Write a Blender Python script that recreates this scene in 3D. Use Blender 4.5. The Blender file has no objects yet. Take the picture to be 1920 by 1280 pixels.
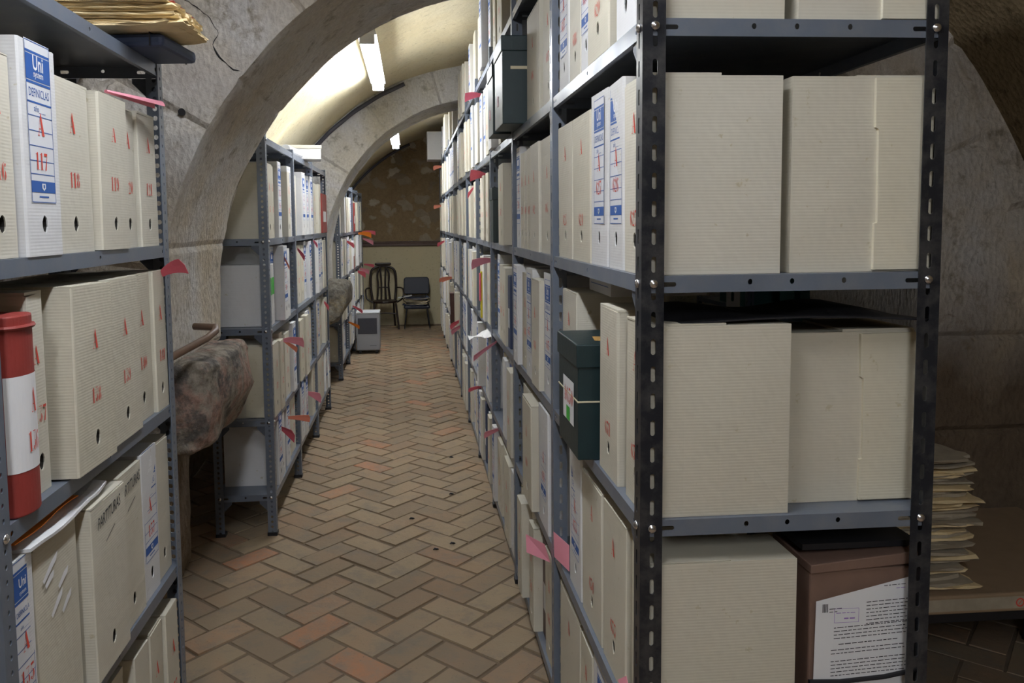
import bpy, math, random
from mathutils import Vector, Matrix, noise
S = bpy.context.scene
C = S.collection
PI = math.pi

# ------------------------------------------------------------------ camera, world, lights, exposure
CF, CYAW, CPITCH, CROLL, CH, CCX, CCY = 1500.9, .0784, -.0782, .0111, 1.509, 889.5, 535.1
cam = bpy.data.cameras.new('camera')
camo = bpy.data.objects.new('camera', cam); C.objects.link(camo)
cam.sensor_width = 36.0; cam.sensor_fit = 'HORIZONTAL'
cam.lens = CF / 1920 * 36
cam.shift_x = (960 - CCX) / 1920
cam.shift_y = -(640 - CCY) / 1920
cam.clip_start = .02
camo.location = (0, 0, CH)
camo.matrix_world = (Matrix.Translation((0, 0, CH)) @ Matrix.Rotation(-CYAW, 4, 'Z')
                     @ Matrix.Rotation(PI / 2 + CPITCH, 4, 'X') @ Matrix.Rotation(-CROLL, 4, 'Z'))
S.camera = camo
w = bpy.data.worlds.new('world'); S.world = w; w.use_nodes = True
w.node_tree.nodes['Background'].inputs[0].default_value = (.5, .55, .65, 1)
w.node_tree.nodes['Background'].inputs[1].default_value = .05
S.view_settings.view_transform = 'Standard'
S.view_settings.look = 'None'
S.view_settings.gamma = 1
S.view_settings.exposure = 1.15
S.view_settings.use_curve_mapping = False
LAMP = dict(near=30, mid=31, far=36, behind=66)     # emission strength of the fluorescent fittings
TUBE = (.90, .94, 1.0)

def cproj(X, Y, Z):        # only used to rank which boxes show largest
    cy, sy, cp, sp = math.cos(CYAW), math.sin(CYAW), math.cos(CPITCH), math.sin(CPITCH)
    Zr = Z - CH; xr = X * cy - Y * sy; yf = X * sy + Y * cy
    d = max(.05, yf * cp + Zr * sp); up = -yf * sp + Zr * cp
    return CCX + xr / d * CF, CCY - up / d * CF

# ------------------------------------------------------------------ materials
MATS = {}
def newmat(name):
    m = bpy.data.materials.new(name); m.use_nodes = True
    nt = m.node_tree; b = nt.nodes['Principled BSDF']
    MATS[name] = m
    return m, nt, b
def N(nt, t, **kw):
    n = nt.nodes.new(t)
    for k, v in kw.items():
        if k in n.inputs: n.inputs[k].default_value = v
        else: setattr(n, k, v)
    return n
def ramp(nt, src, stops):
    r = nt.nodes.new('ShaderNodeValToRGB')
    e = r.color_ramp.elements
    while len(e) < len(stops): e.new(.5)
    for i, (p, c) in enumerate(stops):
        e[i].position = p; e[i].color = (*c, 1) if len(c) == 3 else c
    nt.links.new(src, r.inputs[0])
    return r.outputs[0]
def mixc(nt, f, a, b, mode='MIX'):
    n = nt.nodes.new('ShaderNodeMix'); n.data_type = 'RGBA'; n.blend_type = mode
    for v, s in ((f, n.inputs[0]), (a, n.inputs[6]), (b, n.inputs[7])):
        if isinstance(v, (int, float)): s.default_value = v
        elif isinstance(v, tuple): s.default_value = (*v, 1)
        else: nt.links.new(v, s)
    return n.outputs[2]
def objco(nt, sc=(1, 1, 1)):
    t = N(nt, 'ShaderNodeTexCoord'); m = N(nt, 'ShaderNodeMapping')
    nt.links.new(t.outputs['Object'], m.inputs[0]); m.inputs['Scale'].default_value = sc
    return m.outputs[0]
def noise_t(nt, co, scale, detail=4, rough=.6, dist=0):
    n = N(nt, 'ShaderNodeTexNoise', Scale=scale, Detail=detail, Roughness=rough, Distortion=dist)
    nt.links.new(co, n.inputs['Vector']); return n.outputs[0]
def bump(nt, b, h, strength, dist=.01, prev=None):
    n = N(nt, 'ShaderNodeBump', Strength=strength, Distance=dist)
    nt.links.new(h, n.inputs['Height'])
    if prev: nt.links.new(prev, n.inputs['Normal'])
    nt.links.new(n.outputs[0], b.inputs['Normal']); return n.outputs[0]

def simple(name, col, rough=.6, metal=0, var=0, spec=.5, bumps=0):
    m, nt, b = newmat(name)
    b.inputs['Base Color'].default_value = (*col, 1)
    b.inputs['Roughness'].default_value = rough
    b.inputs['Metallic'].default_value = metal
    b.inputs['Specular IOR Level'].default_value = spec
    co = objco(nt)
    nz = noise_t(nt, co, 18, 5)
    if var:
        c = mixc(nt, nz, tuple(x * (1 - var) for x in col), tuple(min(1, x * (1 + var)) for x in col))
        nt.links.new(c, b.inputs['Base Color'])
    if bumps: bump(nt, b, noise_t(nt, co, 60, 4), bumps, .003)
    return m

def board(name, col, rib=.35, ribscale=1080, tint=.06, warm=(1.0, .93, .78)):
    m, nt, b = newmat(name)
    b.inputs['Roughness'].default_value = .62
    b.inputs['Specular IOR Level'].default_value = .3
    co = objco(nt)
    info = N(nt, 'ShaderNodeObjectInfo')
    nz = noise_t(nt, co, 7, 5)
    c = mixc(nt, nz, tuple(x * .93 for x in col), tuple(min(1, x * 1.06) for x in col))
    c = mixc(nt, info.outputs['Random'], c, mixc(nt, 1.0, c, tuple(1 - tint * k for k in (1, 1.3, 2.1)), 'MULTIPLY'))
    wv = N(nt, 'ShaderNodeTexWave', Scale=ribscale / 20 * 1.0, Distortion=.25)
    wv.bands_direction = 'Z'; wv.inputs['Detail Scale'].default_value = .3
    nt.links.new(co, wv.inputs['Vector'])
    c = mixc(nt, mul(nt, wv.outputs[0], .10), c, mixc(nt, 1.0, c, (.86, .86, .88), 'MULTIPLY'))
    sp = ramp(nt, noise_t(nt, co, 40, 3), [(.0, (0, 0, 0)), (.28, (0, 0, 0)), (.33, (1, 1, 1))])
    c = mixc(nt, sp, tuple(x * .8 * k for x, k in zip(col, (1, .95, .8))), c)
    nt.links.new(c, b.inputs['Base Color'])
    p = bump(nt, b, wv.outputs[0], rib * .22, .002)
    bump(nt, b, noise_t(nt, co, 9, 3), .35, .01, p)
    return m
def mul(nt, s, k):
    n = N(nt, 'ShaderNodeMath'); n.operation = 'MULTIPLY'; n.inputs[1].default_value = k
    nt.links.new(s, n.inputs[0]); return n.outputs[0]

CREAM = board('cream_board', (.60, .57, .485))
WHITE = board('white_board', (.66, .66, .665), tint=.03)
PANEL = board('panel_board', (.66, .62, .50))
RED = simple('red_ink', (.62, .07, .045), .7, var=.25)
BLUE = simple('blue_ink', (.025, .10, .36), .6)
WINK = simple('white_ink', (.78, .78, .80), .6)
BINK = simple('black_ink', (.03, .03, .035), .7)
HOLE_SHADE = simple('hole_shade', (.02, .018, .015), .9)  # shade inside the finger holes, put into the colour
LABEL = simple('label_paper', (.66, .67, .70), .6)
GREEN = simple('green_board', (.008, .024, .027), .45, var=.3, bumps=.2)
BROWN = simple('brown_board', (.07, .025, .018), .45, var=.3)
KRAFT = simple('kraft_brown', (.19, .115, .085), .7, var=.2, bumps=.3)
REDB = simple('red_binder', (.27, .035, .028), .55, var=.25, bumps=.3)
NAVY = simple('navy_board', (.035, .055, .12), .5, var=.2)
GREYB = simple('grey_board', (.22, .22, .23), .6, var=.15)
OCHRE = simple('ochre_board', (.42, .24, .06), .7, var=.15)
YEL = simple('yellow_card', (.75, .62, .04), .7)
ORANGE = simple('orange_card', (.9, .25, .02), .7)
GREENP = simple('green_sticker', (.05, .42, .04), .6)
PINK = simple('pink_paper', (.85, .33, .42), .75)
PINKR = simple('red_pink_paper', (.80, .15, .21), .75)
SALM = simple('salmon_paper', (.85, .30, .2), .75)
PAPER = simple('old_paper', (.72, .58, .34), .85, var=.3, bumps=.5)
PAPERW = simple('white_paper', (.72, .72, .73), .8)
PARCH = simple('grey_old_paper', (.37, .32, .24), .9, var=.35, bumps=.6)
KCARD = simple('cardboard', (.30, .21, .13), .8, var=.15)
STRING = simple('cream_elastic', (.62, .55, .38), .8)
BLACKC = simple('black_cover', (.012, .012, .015), .5)
WOODD = simple('dark_wood', (.022, .011, .008), .35, var=.4)
VINYL = simple('dark_blue_vinyl', (.014, .018, .034), .5, bumps=.15)
LEGM = simple('black_leg', (.015, .015, .017), .35, metal=.3)
CHROME = simple('chrome_foot', (.7, .7, .72), .25, metal=1)
PLASTIC = simple('grey_plastic', (.30, .31, .335), .5)
PLASTT = simple('pale_plastic', (.55, .57, .60), .45)
GRILLE = simple('dark_grille', (.06, .065, .085), .5)
CONDUIT = simple('grey_conduit', (.12, .125, .14), .5)
CABLE = simple('dark_cable', (.07, .07, .085), .6)
PIPE = simple('brown_pipe', (.17, .105, .07), .5, var=.3)
RAIL = simple('brown_rail', (.10, .06, .045), .5, var=.3)
PURPLE = simple('purple_ink', (.32, .2, .5), .7)
HOUSING = simple('lamp_housing', (.75, .76, .78), .4)

def painted(name, col, rough, sc=1):
    m, nt, b = newmat(name)
    co = objco(nt)
    n1 = noise_t(nt, co, 5, 6)
    c = mixc(nt, n1, tuple(x * .82 for x in col), tuple(x * 1.18 for x in col))
    dust = ramp(nt, noise_t(nt, co, 14, 6, .7), [(.45, (0, 0, 0)), (.75, (1, 1, 1))])
    c = mixc(nt, mul(nt, dust, .25), c, (.30, .28, .25))
    nt.links.new(c, b.inputs['Base Color'])
    r = ramp(nt, n1, [(.3, (rough - .08,) * 3), (.7, (rough + .1,) * 3)])
    nt.links.new(r, b.inputs['Roughness'])
    b.inputs['Metallic'].default_value = .25
    bump(nt, b, noise_t(nt, co, 150, 2), .08, .001)
    return m
STEEL = painted('blue_grey_paint', (.155, .182, .232), .34)
STEELB = painted('black_paint', (.016, .018, .024), .36)
STEELD = painted('dark_grey_paint', (.075, .09, .12), .45)

def stone(name, base, warm, dark, bs=.5, blocks=False, dirt=None, sc=1.0, chisel=.6):
    m, nt, b = newmat(name)
    b.inputs['Roughness'].default_value = .92
    b.inputs['Specular IOR Level'].default_value = .15
    co = objco(nt)
    big = noise_t(nt, co, 2.2 * sc, 5, .6, .4)
    c = mixc(nt, ramp(nt, big, [(.38, (0, 0, 0)), (.66, (1, 1, 1))]), base, warm)
    med = noise_t(nt, co, 14 * sc, 8, .7)
    c = mixc(nt, ramp(nt, med, [(.30, (1, 1, 1)), (.46, (0, 0, 0))]), c, tuple(x * .55 for x in warm))
    c = mixc(nt, ramp(nt, noise_t(nt, co, 60 * sc, 4, .7), [(.35, (0, 0, 0)), (.7, (1, 1, 1))]), mixc(nt, 1.0, c, (.8, .79, .78), 'MULTIPLY'), c)
    pits = ramp(nt, noise_t(nt, co, 23 * sc, 3, .5, .6), [(.24, (1, 1, 1)), (.29, (0, 0, 0))])
    c = mixc(nt, pits, c, dark)
    patch = ramp(nt, noise_t(nt, co, 1.3 * sc, 4, .6, 1), [(.56, (0, 0, 0)), (.70, (1, 1, 1))])
    c = mixc(nt, mul(nt, patch, .6), c, dark)
    ao = None
    if dirt:
        tc = N(nt, 'ShaderNodeTexCoord'); sx = N(nt, 'ShaderNodeSeparateXYZ')
        nt.links.new(tc.outputs['Object'], sx.inputs[0])
        mr = N(nt, 'ShaderNodeMapRange'); mr.inputs[1].default_value = 1.2; mr.inputs[2].default_value = .6; mr.inputs[4].default_value = 2; nt.links.new(sx.outputs[0], mr.inputs[0])
        ad = N(nt, 'ShaderNodeMath'); ad.operation = 'ADD'
        nt.links.new(sx.outputs[2], ad.inputs[0]); nt.links.new(mul(nt, big, .5), ad.inputs[1])
        ad2 = N(nt, 'ShaderNodeMath'); ad2.operation = 'ADD'; nt.links.new(ad.outputs[0], ad2.inputs[0]); nt.links.new(mr.outputs[0], ad2.inputs[1]); ad = ad2
        c = mixc(nt, ramp(nt, mul(nt, ad.outputs[0], .5), [(dirt[0], (1, 1, 1)), (dirt[1], (0, 0, 0))]), c, mixc(nt, med, dirt[2], dirt[3]))
    nt.links.new(c, b.inputs['Base Color'])
    p = bump(nt, b, med, bs * .9, .03)
    mp = N(nt, 'ShaderNodeMapping'); mp.inputs['Scale'].default_value = (1, 1, .55); mp.inputs['Rotation'].default_value = (.9, .9, .3)
    nt.links.new(co, mp.inputs[0])
    vo = N(nt, 'ShaderNodeTexVoronoi', Scale=58 * sc); nt.links.new(mp.outputs[0], vo.inputs['Vector'])
    p = bump(nt, b, vo.outputs[0], chisel * bs, .012, p)
    bump(nt, b, noise_t(nt, co, 90 * sc, 4), .3 * bs, .004, p)
    return m
ARCH = stone('arch_stone', (.76, .74, .71), (.70, .61, .47), (.42, .37, .33), .7,
             dirt=(.56, .80, (.26, .19, .125), (.085, .065, .05)))
ARCH2 = stone('arch_stone_pale', (.74, .74, .75), (.68, .64, .54), (.44, .41, .38), .5)
VAULTA = stone('near_vault_stone', (.34, .26, .15), (.22, .16, .09), (.10, .08, .06), 1.0)
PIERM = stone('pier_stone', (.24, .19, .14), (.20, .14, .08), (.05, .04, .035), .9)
def rock(name, base, pink, dark, amt):
    m, nt, b = newmat(name)
    b.inputs['Roughness'].default_value = .85; b.inputs['Specular IOR Level'].default_value = .25
    co = objco(nt)
    n1 = noise_t(nt, co, 6, 10, .72, .1); n2 = noise_t(nt, co, 30, 6, .7)
    mp = N(nt, 'ShaderNodeMapping'); mp.inputs['Location'].default_value = (3, 7, 1); nt.links.new(co, mp.inputs[0])
    n3 = noise_t(nt, mp.outputs[0], 7, 8, .72, .1)
    c = mixc(nt, ramp(nt, n1, [(.46, (0, 0, 0)), (.58, (1, 1, 1))]), base, pink)
    c = mixc(nt, mul(nt, ramp(nt, n3, [(.50, (0, 0, 0)), (.57, (1, 1, 1))]), amt), c, dark)
    c = mixc(nt, ramp(nt, n2, [(.35, (1, 1, 1)), (.60, (0, 0, 0))]), c, mixc(nt, 1.0, c, (.5, .48, .46), 'MULTIPLY'))
    nt.links.new(c, b.inputs['Base Color'])
    v = N(nt, 'ShaderNodeTexVoronoi', Scale=9); nt.links.new(co, v.inputs['Vector'])
    p = bump(nt, b, n1, 1.0, .06)
    p = bump(nt, b, v.outputs[0], .5, .04, p)
    bump(nt, b, n2, .7, .012, p)
    return m
ROCK = rock('corbel_rock', (.52, .46, .38), (.60, .39, .31), (.18, .17, .17), .75)
ROCK2 = rock('corbel_rock_grey', (.44, .41, .35), (.42, .34, .22), (.20, .19, .18), .6)
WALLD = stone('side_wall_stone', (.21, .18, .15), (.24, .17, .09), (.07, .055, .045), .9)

def plaster(name, col, warm):
    m, nt, b = newmat(name)
    b.inputs['Roughness'].default_value = .85; b.inputs['Specular IOR Level'].default_value = .2
    co = objco(nt)
    c = mixc(nt, ramp(nt, noise_t(nt, co, 1.6, 5), [(.3, (0, 0, 0)), (.7, (1, 1, 1))]), col, warm)
    c = mixc(nt, ramp(nt, noise_t(nt, co, 30, 6, .7), [(.33, (1, 1, 1)), (.42, (0, 0, 0))]), c, tuple(x * .72 for x in warm))
    nt.links.new(c, b.inputs['Base Color'])
    p = bump(nt, b, noise_t(nt, co, 12, 8, .6), .35, .02)
    bump(nt, b, noise_t(nt, co, 70, 4), .25, .004, p)
    return m
VAULT = plaster('vault_plaster', (.72, .66, .48), (.70, .60, .38))
LOWPL = plaster('low_wall_plaster', (.60, .54, .36), (.62, .54, .35))

def rubble():
    m, nt, b = newmat('rubble_wall')
    b.inputs['Roughness'].default_value = .93; b.inputs['Specular IOR Level'].default_value = .12
    co = objco(nt)
    wn = N(nt, 'ShaderNodeTexNoise', Scale=3.5, Detail=5); nt.links.new(co, wn.inputs['Vector'])
    wc = mixc(nt, .30, co, wn.outputs['Color'])
    mp = N(nt, 'ShaderNodeMapping'); mp.inputs['Scale'].default_value = (1, 1, 1.5); nt.links.new(wc, mp.inputs[0])
    v1 = N(nt, 'ShaderNodeTexVoronoi', Scale=5.2); nt.links.new(mp.outputs[0], v1.inputs['Vector'])
    nz = noise_t(nt, co, 8, 7, .75)
    sz = N(nt, 'ShaderNodeSeparateColor'); nt.links.new(v1.outputs['Color'], sz.inputs[0])
    ad = N(nt, 'ShaderNodeMath'); ad.operation = 'ADD'; nt.links.new(v1.outputs['Distance'], ad.inputs[0]); nt.links.new(mul(nt, nz, .45), ad.inputs[1])
    ad2 = N(nt, 'ShaderNodeMath'); ad2.operation = 'SUBTRACT'; nt.links.new(ad.outputs[0], ad2.inputs[0]); nt.links.new(mul(nt, sz.outputs[1], .22), ad2.inputs[1])
    mask = ramp(nt, ad2.outputs[0], [(.50, (1, 1, 1)), (.60, (0, 0, 0))])
    st = mixc(nt, sz.outputs[0], (.32, .25, .17), (.72, .64, .51))
    st = mixc(nt, nz, mixc(nt, 1.0, st, (.45, .42, .36), 'MULTIPLY'), st)
    mort = mixc(nt, noise_t(nt, co, 20, 6, .75), (.17, .12, .065), (.42, .31, .18))
    nt.links.new(mixc(nt, mask, mort, st), b.inputs['Base Color'])
    p = bump(nt, b, mask, .5, .03)
    bump(nt, b, nz, .8, .03, p)
    return m
RUBBLE = rubble()

def brickm():
    m, nt, b = newmat('terracotta_brick')
    b.inputs['Roughness'].default_value = .78; b.inputs['Specular IOR Level'].default_value = .3
    a = N(nt, 'ShaderNodeAttribute'); a.attribute_name = 'tone'
    co = objco(nt)
    sx = N(nt, 'ShaderNodeSeparateColor'); nt.links.new(a.outputs['Color'], sx.inputs[0])
    c = mixc(nt, sx.outputs[0], (.225, .165, .108), (.315, .238, .152))
    wear = ramp(nt, noise_t(nt, co, 2.4, 6, .65, .5), [(.50, (0, 0, 0)), (.74, (1, 1, 1))])
    c = mixc(nt, mul(nt, wear, .45), c, (.36, .20, .11))
    edge = ramp(nt, noise_t(nt, co, 17, 6, .7), [(.35, (0, 0, 0)), (.68, (1, 1, 1))])
    orange = mixc(nt, edge, (.44, .19, .09), (.28, .20, .145))
    c = mixc(nt, sx.outputs[1], c, orange)
    c = mixc(nt, ramp(nt, noise_t(nt, co, 7, 6, .7), [(.36, (.6, .6, .6)), (.5, (0, 0, 0))]), c, (.19, .16, .125))
    c = mixc(nt, ramp(nt, noise_t(nt, co, 120, 3, .6), [(.66, (0, 0, 0)), (.72, (.6, .6, .6))]), c, (.10, .085, .07))
    nt.links.new(c, b.inputs['Base Color'])
    p = bump(nt, b, noise_t(nt, co, 25, 6), .35, .006)
    bump(nt, b, noise_t(nt, co, 160, 3), .25, .002, p)
    return m
BRICK = brickm()
GROUT = simple('floor_joint', (.155, .11, .07), .95, var=.4, bumps=.6)

def emis(name, strength):
    m = bpy.data.materials.new(name); m.use_nodes = True
    nt = m.node_tree; b = nt.nodes['Principled BSDF']
    b.inputs['Base Color'].default_value = (.9, .9, .9, 1)
    b.inputs['Emission Color'].default_value = (*TUBE, 1)
    b.inputs['Emission Strength'].default_value = strength
    return m

# ------------------------------------------------------------------ mesh builder
class MB:
    def __init__(s): s.v = []; s.f = []; s.m = []
    def add(s, vs, fs, mi=0, M=None):
        o = len(s.v)
        s.v += [tuple(M @ Vector(p)) for p in vs] if M else [tuple(p) for p in vs]
        s.f += [tuple(i + o for i in f) for f in fs]
        s.m += [mi] * len(fs)
    def box(s, x0, x1, y0, y1, z0, z1, mi=0, M=None):
        s.add([(x0, y0, z0), (x1, y0, z0), (x1, y1, z0), (x0, y1, z0), (x0, y0, z1), (x1, y0, z1), (x1, y1, z1), (x0, y1, z1)],
              [(0, 3, 2, 1), (4, 5, 6, 7), (0, 1, 5, 4), (1, 2, 6, 5), (2, 3, 7, 6), (3, 0, 4, 7)], mi, M)
    def prism(s, poly, fn, t0, t1, mi=0):       # poly of (a,b) CCW; fn(a,b,t)->xyz
        n = len(poly)
        vs = [fn(a, b, t0) for a, b in poly] + [fn(a, b, t1) for a, b in poly]
        s.add(vs, [tuple(range(n))[::-1], tuple(range(n, 2 * n))] + [(i, (i + 1) % n, n + (i + 1) % n, n + i) for i in range(n)], mi)
    def tube(s, pts, r, n=10, mi=0, cap=True):
        pts = [Vector(p) for p in pts]
        rs = r if isinstance(r, (list, tuple)) else [r] * len(pts)
        rings = []; up = None
        for i, p in enumerate(pts):
            d = (pts[min(i + 1, len(pts) - 1)] - pts[max(i - 1, 0)]).normalized()
            if up is None: up = Vector((0, 0, 1)) if abs(d.z) < .9 else Vector((1, 0, 0))
            a = d.cross(up).normalized(); b = d.cross(a).normalized(); up = b if False else up
            rings.append([p + (a * math.cos(2 * PI * k / n) + b * math.sin(2 * PI * k / n)) * rs[i] for k in range(n)])
        vs = [q for R in rings for q in R]; fs = []
        for i in range(len(pts) - 1):
            for k in range(n):
                fs.append((i * n + k, i * n + (k + 1) % n, (i + 1) * n + (k + 1) % n, (i + 1) * n + k))
        if cap: fs += [tuple(range(n))[::-1], tuple(range((len(pts) - 1) * n, len(pts) * n))]
        s.add(vs, fs, mi)
    def mesh(s, name, mats):
        me = bpy.data.meshes.new(name)
        me.from_pydata(s.v, [], s.f)
        for m in mats: me.materials.append(m)
        if len(mats) > 1: me.polygons.foreach_set('material_index', s.m)
        me.update(); return me
    def build(s, name, mats, parent=None, loc=(0, 0, 0), rot=(0, 0, 0), smooth=False, bevel=0):
        me = s.mesh(name, mats if isinstance(mats, list) else [mats])
        if smooth: me.shade_smooth()
        return link(name, me, parent, loc, rot, bevel)
def link(name, me, parent=None, loc=(0, 0, 0), rot=(0, 0, 0), bevel=0):
    o = bpy.data.objects.new(name, me); C.objects.link(o)
    if parent: o.parent = parent
    o.location = loc; o.rotation_euler = rot
    if bevel:
        md = o.modifiers.new('bevel', 'BEVEL'); md.width = bevel; md.segments = 2; md.limit_method = 'ANGLE'
    return o
def tag(o, label, cat, group=None, kind=None):
    if label: o['label'] = label
    if cat: o['category'] = cat
    if group: o['group'] = group
    if kind: o['kind'] = kind
    return o
def struct(o): o['kind'] = 'structure'; return o
def empty(name, label, cat, loc=(0, 0, 0), rot=(0, 0, 0), group=None):
    o = bpy.data.objects.new(name, None); C.objects.link(o); o.location = loc; o.rotation_euler = rot
    o.empty_display_size = .1
    return tag(o, label, cat, group)

# ------------------------------------------------------------------ lettering
def arcs(cx, cy, rx, ry, a0, a1, tv, th, n=7):
    P = []
    for i in range(n + 1):
        a = math.radians(a0 + (a1 - a0) * i / n)
        c, q = math.cos(a), math.sin(a)
        t = th + (tv - th) * abs(c) ** 1.4
        P.append(((cx + rx * c, cy + ry * q), (cx + (rx - t) * c, cy + (ry - th) * q)))
    out = []
    for i in range(n):
        o0, i0 = P[i]; o1, i1 = P[i + 1]
        q = [o0, o1, i1, i0]
        if a1 < a0: q = q[::-1]
        out.append(q)
    return out
def qd(*p): return [list(p)]
TV, TH = .19, .035
GL = {
 'A': qd((.30, .98), (.34, .98), (.62, 0), (.40, 0), (.25, .80)) + qd((.28, .88), (.24, .80), (.05, .04), (.08, .04)) + qd((-.02, 0), (.16, 0), (.16, .035), (-.02, .035)) + qd((.15, .30), (.33, .30), (.32, .335), (.16, .335)),
 '0': arcs(.3, .5, .28, .5, -78, 78, TV, TH) + arcs(.3, .5, .28, .5, 102, 258, TV, TH),
 '1': qd((.2, 0), (.42, 0), (.42, 1), (.24, 1), (.2, .95)) + qd((.02, .86), (.16, .90), (.16, .95), (.02, .90)) + qd((.46, 0), (.56, 0), (.56, .03), (.46, .03)) + qd((.06, 0), (.16, 0), (.16, .03), (.06, .03)),
 '2': arcs(.3, .72, .27, .28, -55, 95, TV, TH) + qd((.36, .50), (.40, .46), (.10, .10), (.05, .12)) + qd((.04, 0), (.56, 0), (.58, .20), (.50, .10), (.04, .09)) + arcs(.14, .78, .1, .1, 0, 330, .1, .1, 8),
 '3': arcs(.26, .28, .30, .28, -95, 75, TV, TH) + qd((.06, .96), (.54, .96), (.54, 1), (.06, 1), (.06, .84)) + qd((.50, .95), (.54, .95), (.30, .58), (.26, .58)) + arcs(.14, .16, .1, .1, 0, 330, .1, .1, 8),
 '4': qd((.34, 0), (.54, 0), (.54, 1), (.34, .92)) + qd((.30, .88), (.30, .82), (.04, .32), (.0, .32)) + qd((0, .26), (.30, .26), (.30, .30), (0, .30)) + qd((.58, .26), (.66, .26), (.66, .30), (.58, .30)),
 '5': arcs(.26, .31, .31, .31, -110, 85, TV, TH) + qd((.08, .86), (.54, .86), (.54, 1), (.08, 1)) + qd((.08, .50), (.12, .52), (.12, .84), (.08, .84)) + arcs(.13, .14, .1, .1, 0, 330, .1, .1, 8),
 '6': arcs(.3, .5, .28, .5, 98, 262, TV, TH) + arcs(.33, .28, .25, .28, -82, 82, TV * .9, TH) + arcs(.46, .84, .1, .1, 0, 330, .1, .1, 8),
 '7': qd((.04, .84), (.56, .84), (.58, 1), (.04, 1)) + qd((.50, .82), (.56, .82), (.36, 0), (.16, 0)),
 '8': arcs(.3, .75, .23, .25, -75, 75, TV * .8, TH) + arcs(.3, .75, .23, .25, 105, 255, TV * .8, TH) + arcs(.3, .27, .28, .27, -75, 75, TV, TH) + arcs(.3, .27, .28, .27, 105, 255, TV, TH),
 '9': arcs(.3, .5, .28, .5, -82, 82, TV, TH) + arcs(.27, .72, .25, .28, 98, 262, TV * .9, TH) + arcs(.14, .16, .1, .1, 0, 330, .1, .1, 8),
}
def area2(q): return sum(q[i][0] * q[(i + 1) % len(q)][1] - q[(i + 1) % len(q)][0] * q[i][1] for i in range(len(q)))
for k in GL: GL[k] = [q if area2(q) > 0 else q[::-1] for q in GL[k]]
def stencil(mb, s, cx, z, h, y, mi, wf=.85, track=.66):
    wd = h * wf; tot = track * wd * len(s)
    x = cx - tot / 2
    for ch in s:
        for q in GL.get(ch, []):
            mb.add([(x + a * wd * .95, y, z + b * h) for a, b in q], [tuple(range(len(q)))], mi)
        x += track * wd
_tc = {}
def text_geo(s, bold=0.0):
    k = (s, bold)
    if k not in _tc:
        cu = bpy.data.curves.new('t', 'FONT'); cu.body = s; cu.offset = bold; cu.resolution_u = 2
        o = bpy.data.objects.new('t', cu); C.objects.link(o)
        bpy.context.view_layer.update()
        me = o.evaluated_get(bpy.context.evaluated_depsgraph_get()).to_mesh()
        vs = [tuple(v.co) for v in me.vertices]; fs = [tuple(p.vertices) for p in me.polygons]
        bpy.data.objects.remove(o); bpy.data.curves.remove(cu)
        x0 = min(v[0] for v in vs); x1 = max(v[0] for v in vs)
        _tc[k] = ([(v[0] - (x0 + x1) / 2, v[1]) for v in vs], fs, x1 - x0)
    return _tc[k]
def text(mb, s, cx, z, width, y, mi, bold=0.0, hs=1.0, rot=0, shear=0):
    vs, fs, wd = text_geo(s, bold); k = width / wd; c, q = math.cos(rot), math.sin(rot)
    mb.add([(cx + ((a + shear * b) * c - b * hs * q) * k, y, z + (a * q + b * hs * c) * k) for a, b in vs], fs, mi)

# printed spine label: mats 0 paper 1 blue 2 white
def label_mb(mb, w, y, m0=0, m1=1, m2=2, far=False, plate=True):
    hw = min(.046, w * .41); z0, z1 = .095, .372
    def r(x0, x1, a, b, mi, yy): mb.add([(x0, yy, a), (x1, yy, a), (x1, yy, b), (x0, yy, b)], [(0, 1, 2, 3)], mi)
    if plate: r(-hw - .002, hw + .002, z0 - .002, z1 + .002, m0, y)
    y1 = y - .0004; y2 = y - .0008
    for x in (-hw, hw): r(x - .0007, x + .0007, z0, z1, m1, y1)
    for z, t in ((z0, .0007), (z1, .0007), (.354, .0022), (.302, .0022), (.268, .0016), (.245, .0007), (.219, .0007), (.193, .0007), (.167, .0007), (.144, .0007)):
        r(-hw, hw, z - t, z + t, m1, y1)
    r(-hw, hw, .306, .350, m1, y1)
    r(-hw, hw, .112, .132, m1, y1)
    if not far:
        text(mb, 'Uni', 0, .325, hw * .86, y2, m2, .02, 1.25)
        text(mb, 'system', 0, .3125, hw * .80, y2, m2, .01, 1.2)
        text(mb, 'DEFINICLAS', 0, .278, hw * 1.66, y1, m1, 0, 1.45)
        text(mb, 'año____', 0, .253, hw * .95, y1, m1, 0, 1.2)
        mb.add([(-.007, y2, .128), (-.007, y2, .120), (0, y2, .115), (.007, y2, .120), (.007, y2, .128)], [(0, 1, 2, 3, 4)], m2)
        mb.add([(-.003, y2 - .0003, .126), (-.003, y2 - .0003, .121), (0, y2 - .0003, .119), (.003, y2 - .0003, .121), (.003, y2 - .0003, .126)], [(0, 1, 2, 3, 4)], m1)
        r(-hw * .4, hw * .4, .103, .106, m1, y1)
    else:
        r(-hw * .4, hw * .4, .320, .342, m2, y2); r(-hw * .8, hw * .8, .280, .290, m1, y1)
_lab = {}
def label_mesh(w, far):
    k = (round(w, 2), far)
    if k not in _lab:
        mb = MB(); label_mb(mb, k[0], -.0006, far=far); _lab[k] = mb.mesh('spine_label', [LABEL, BLUE, WINK])
    return _lab[k]

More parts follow.
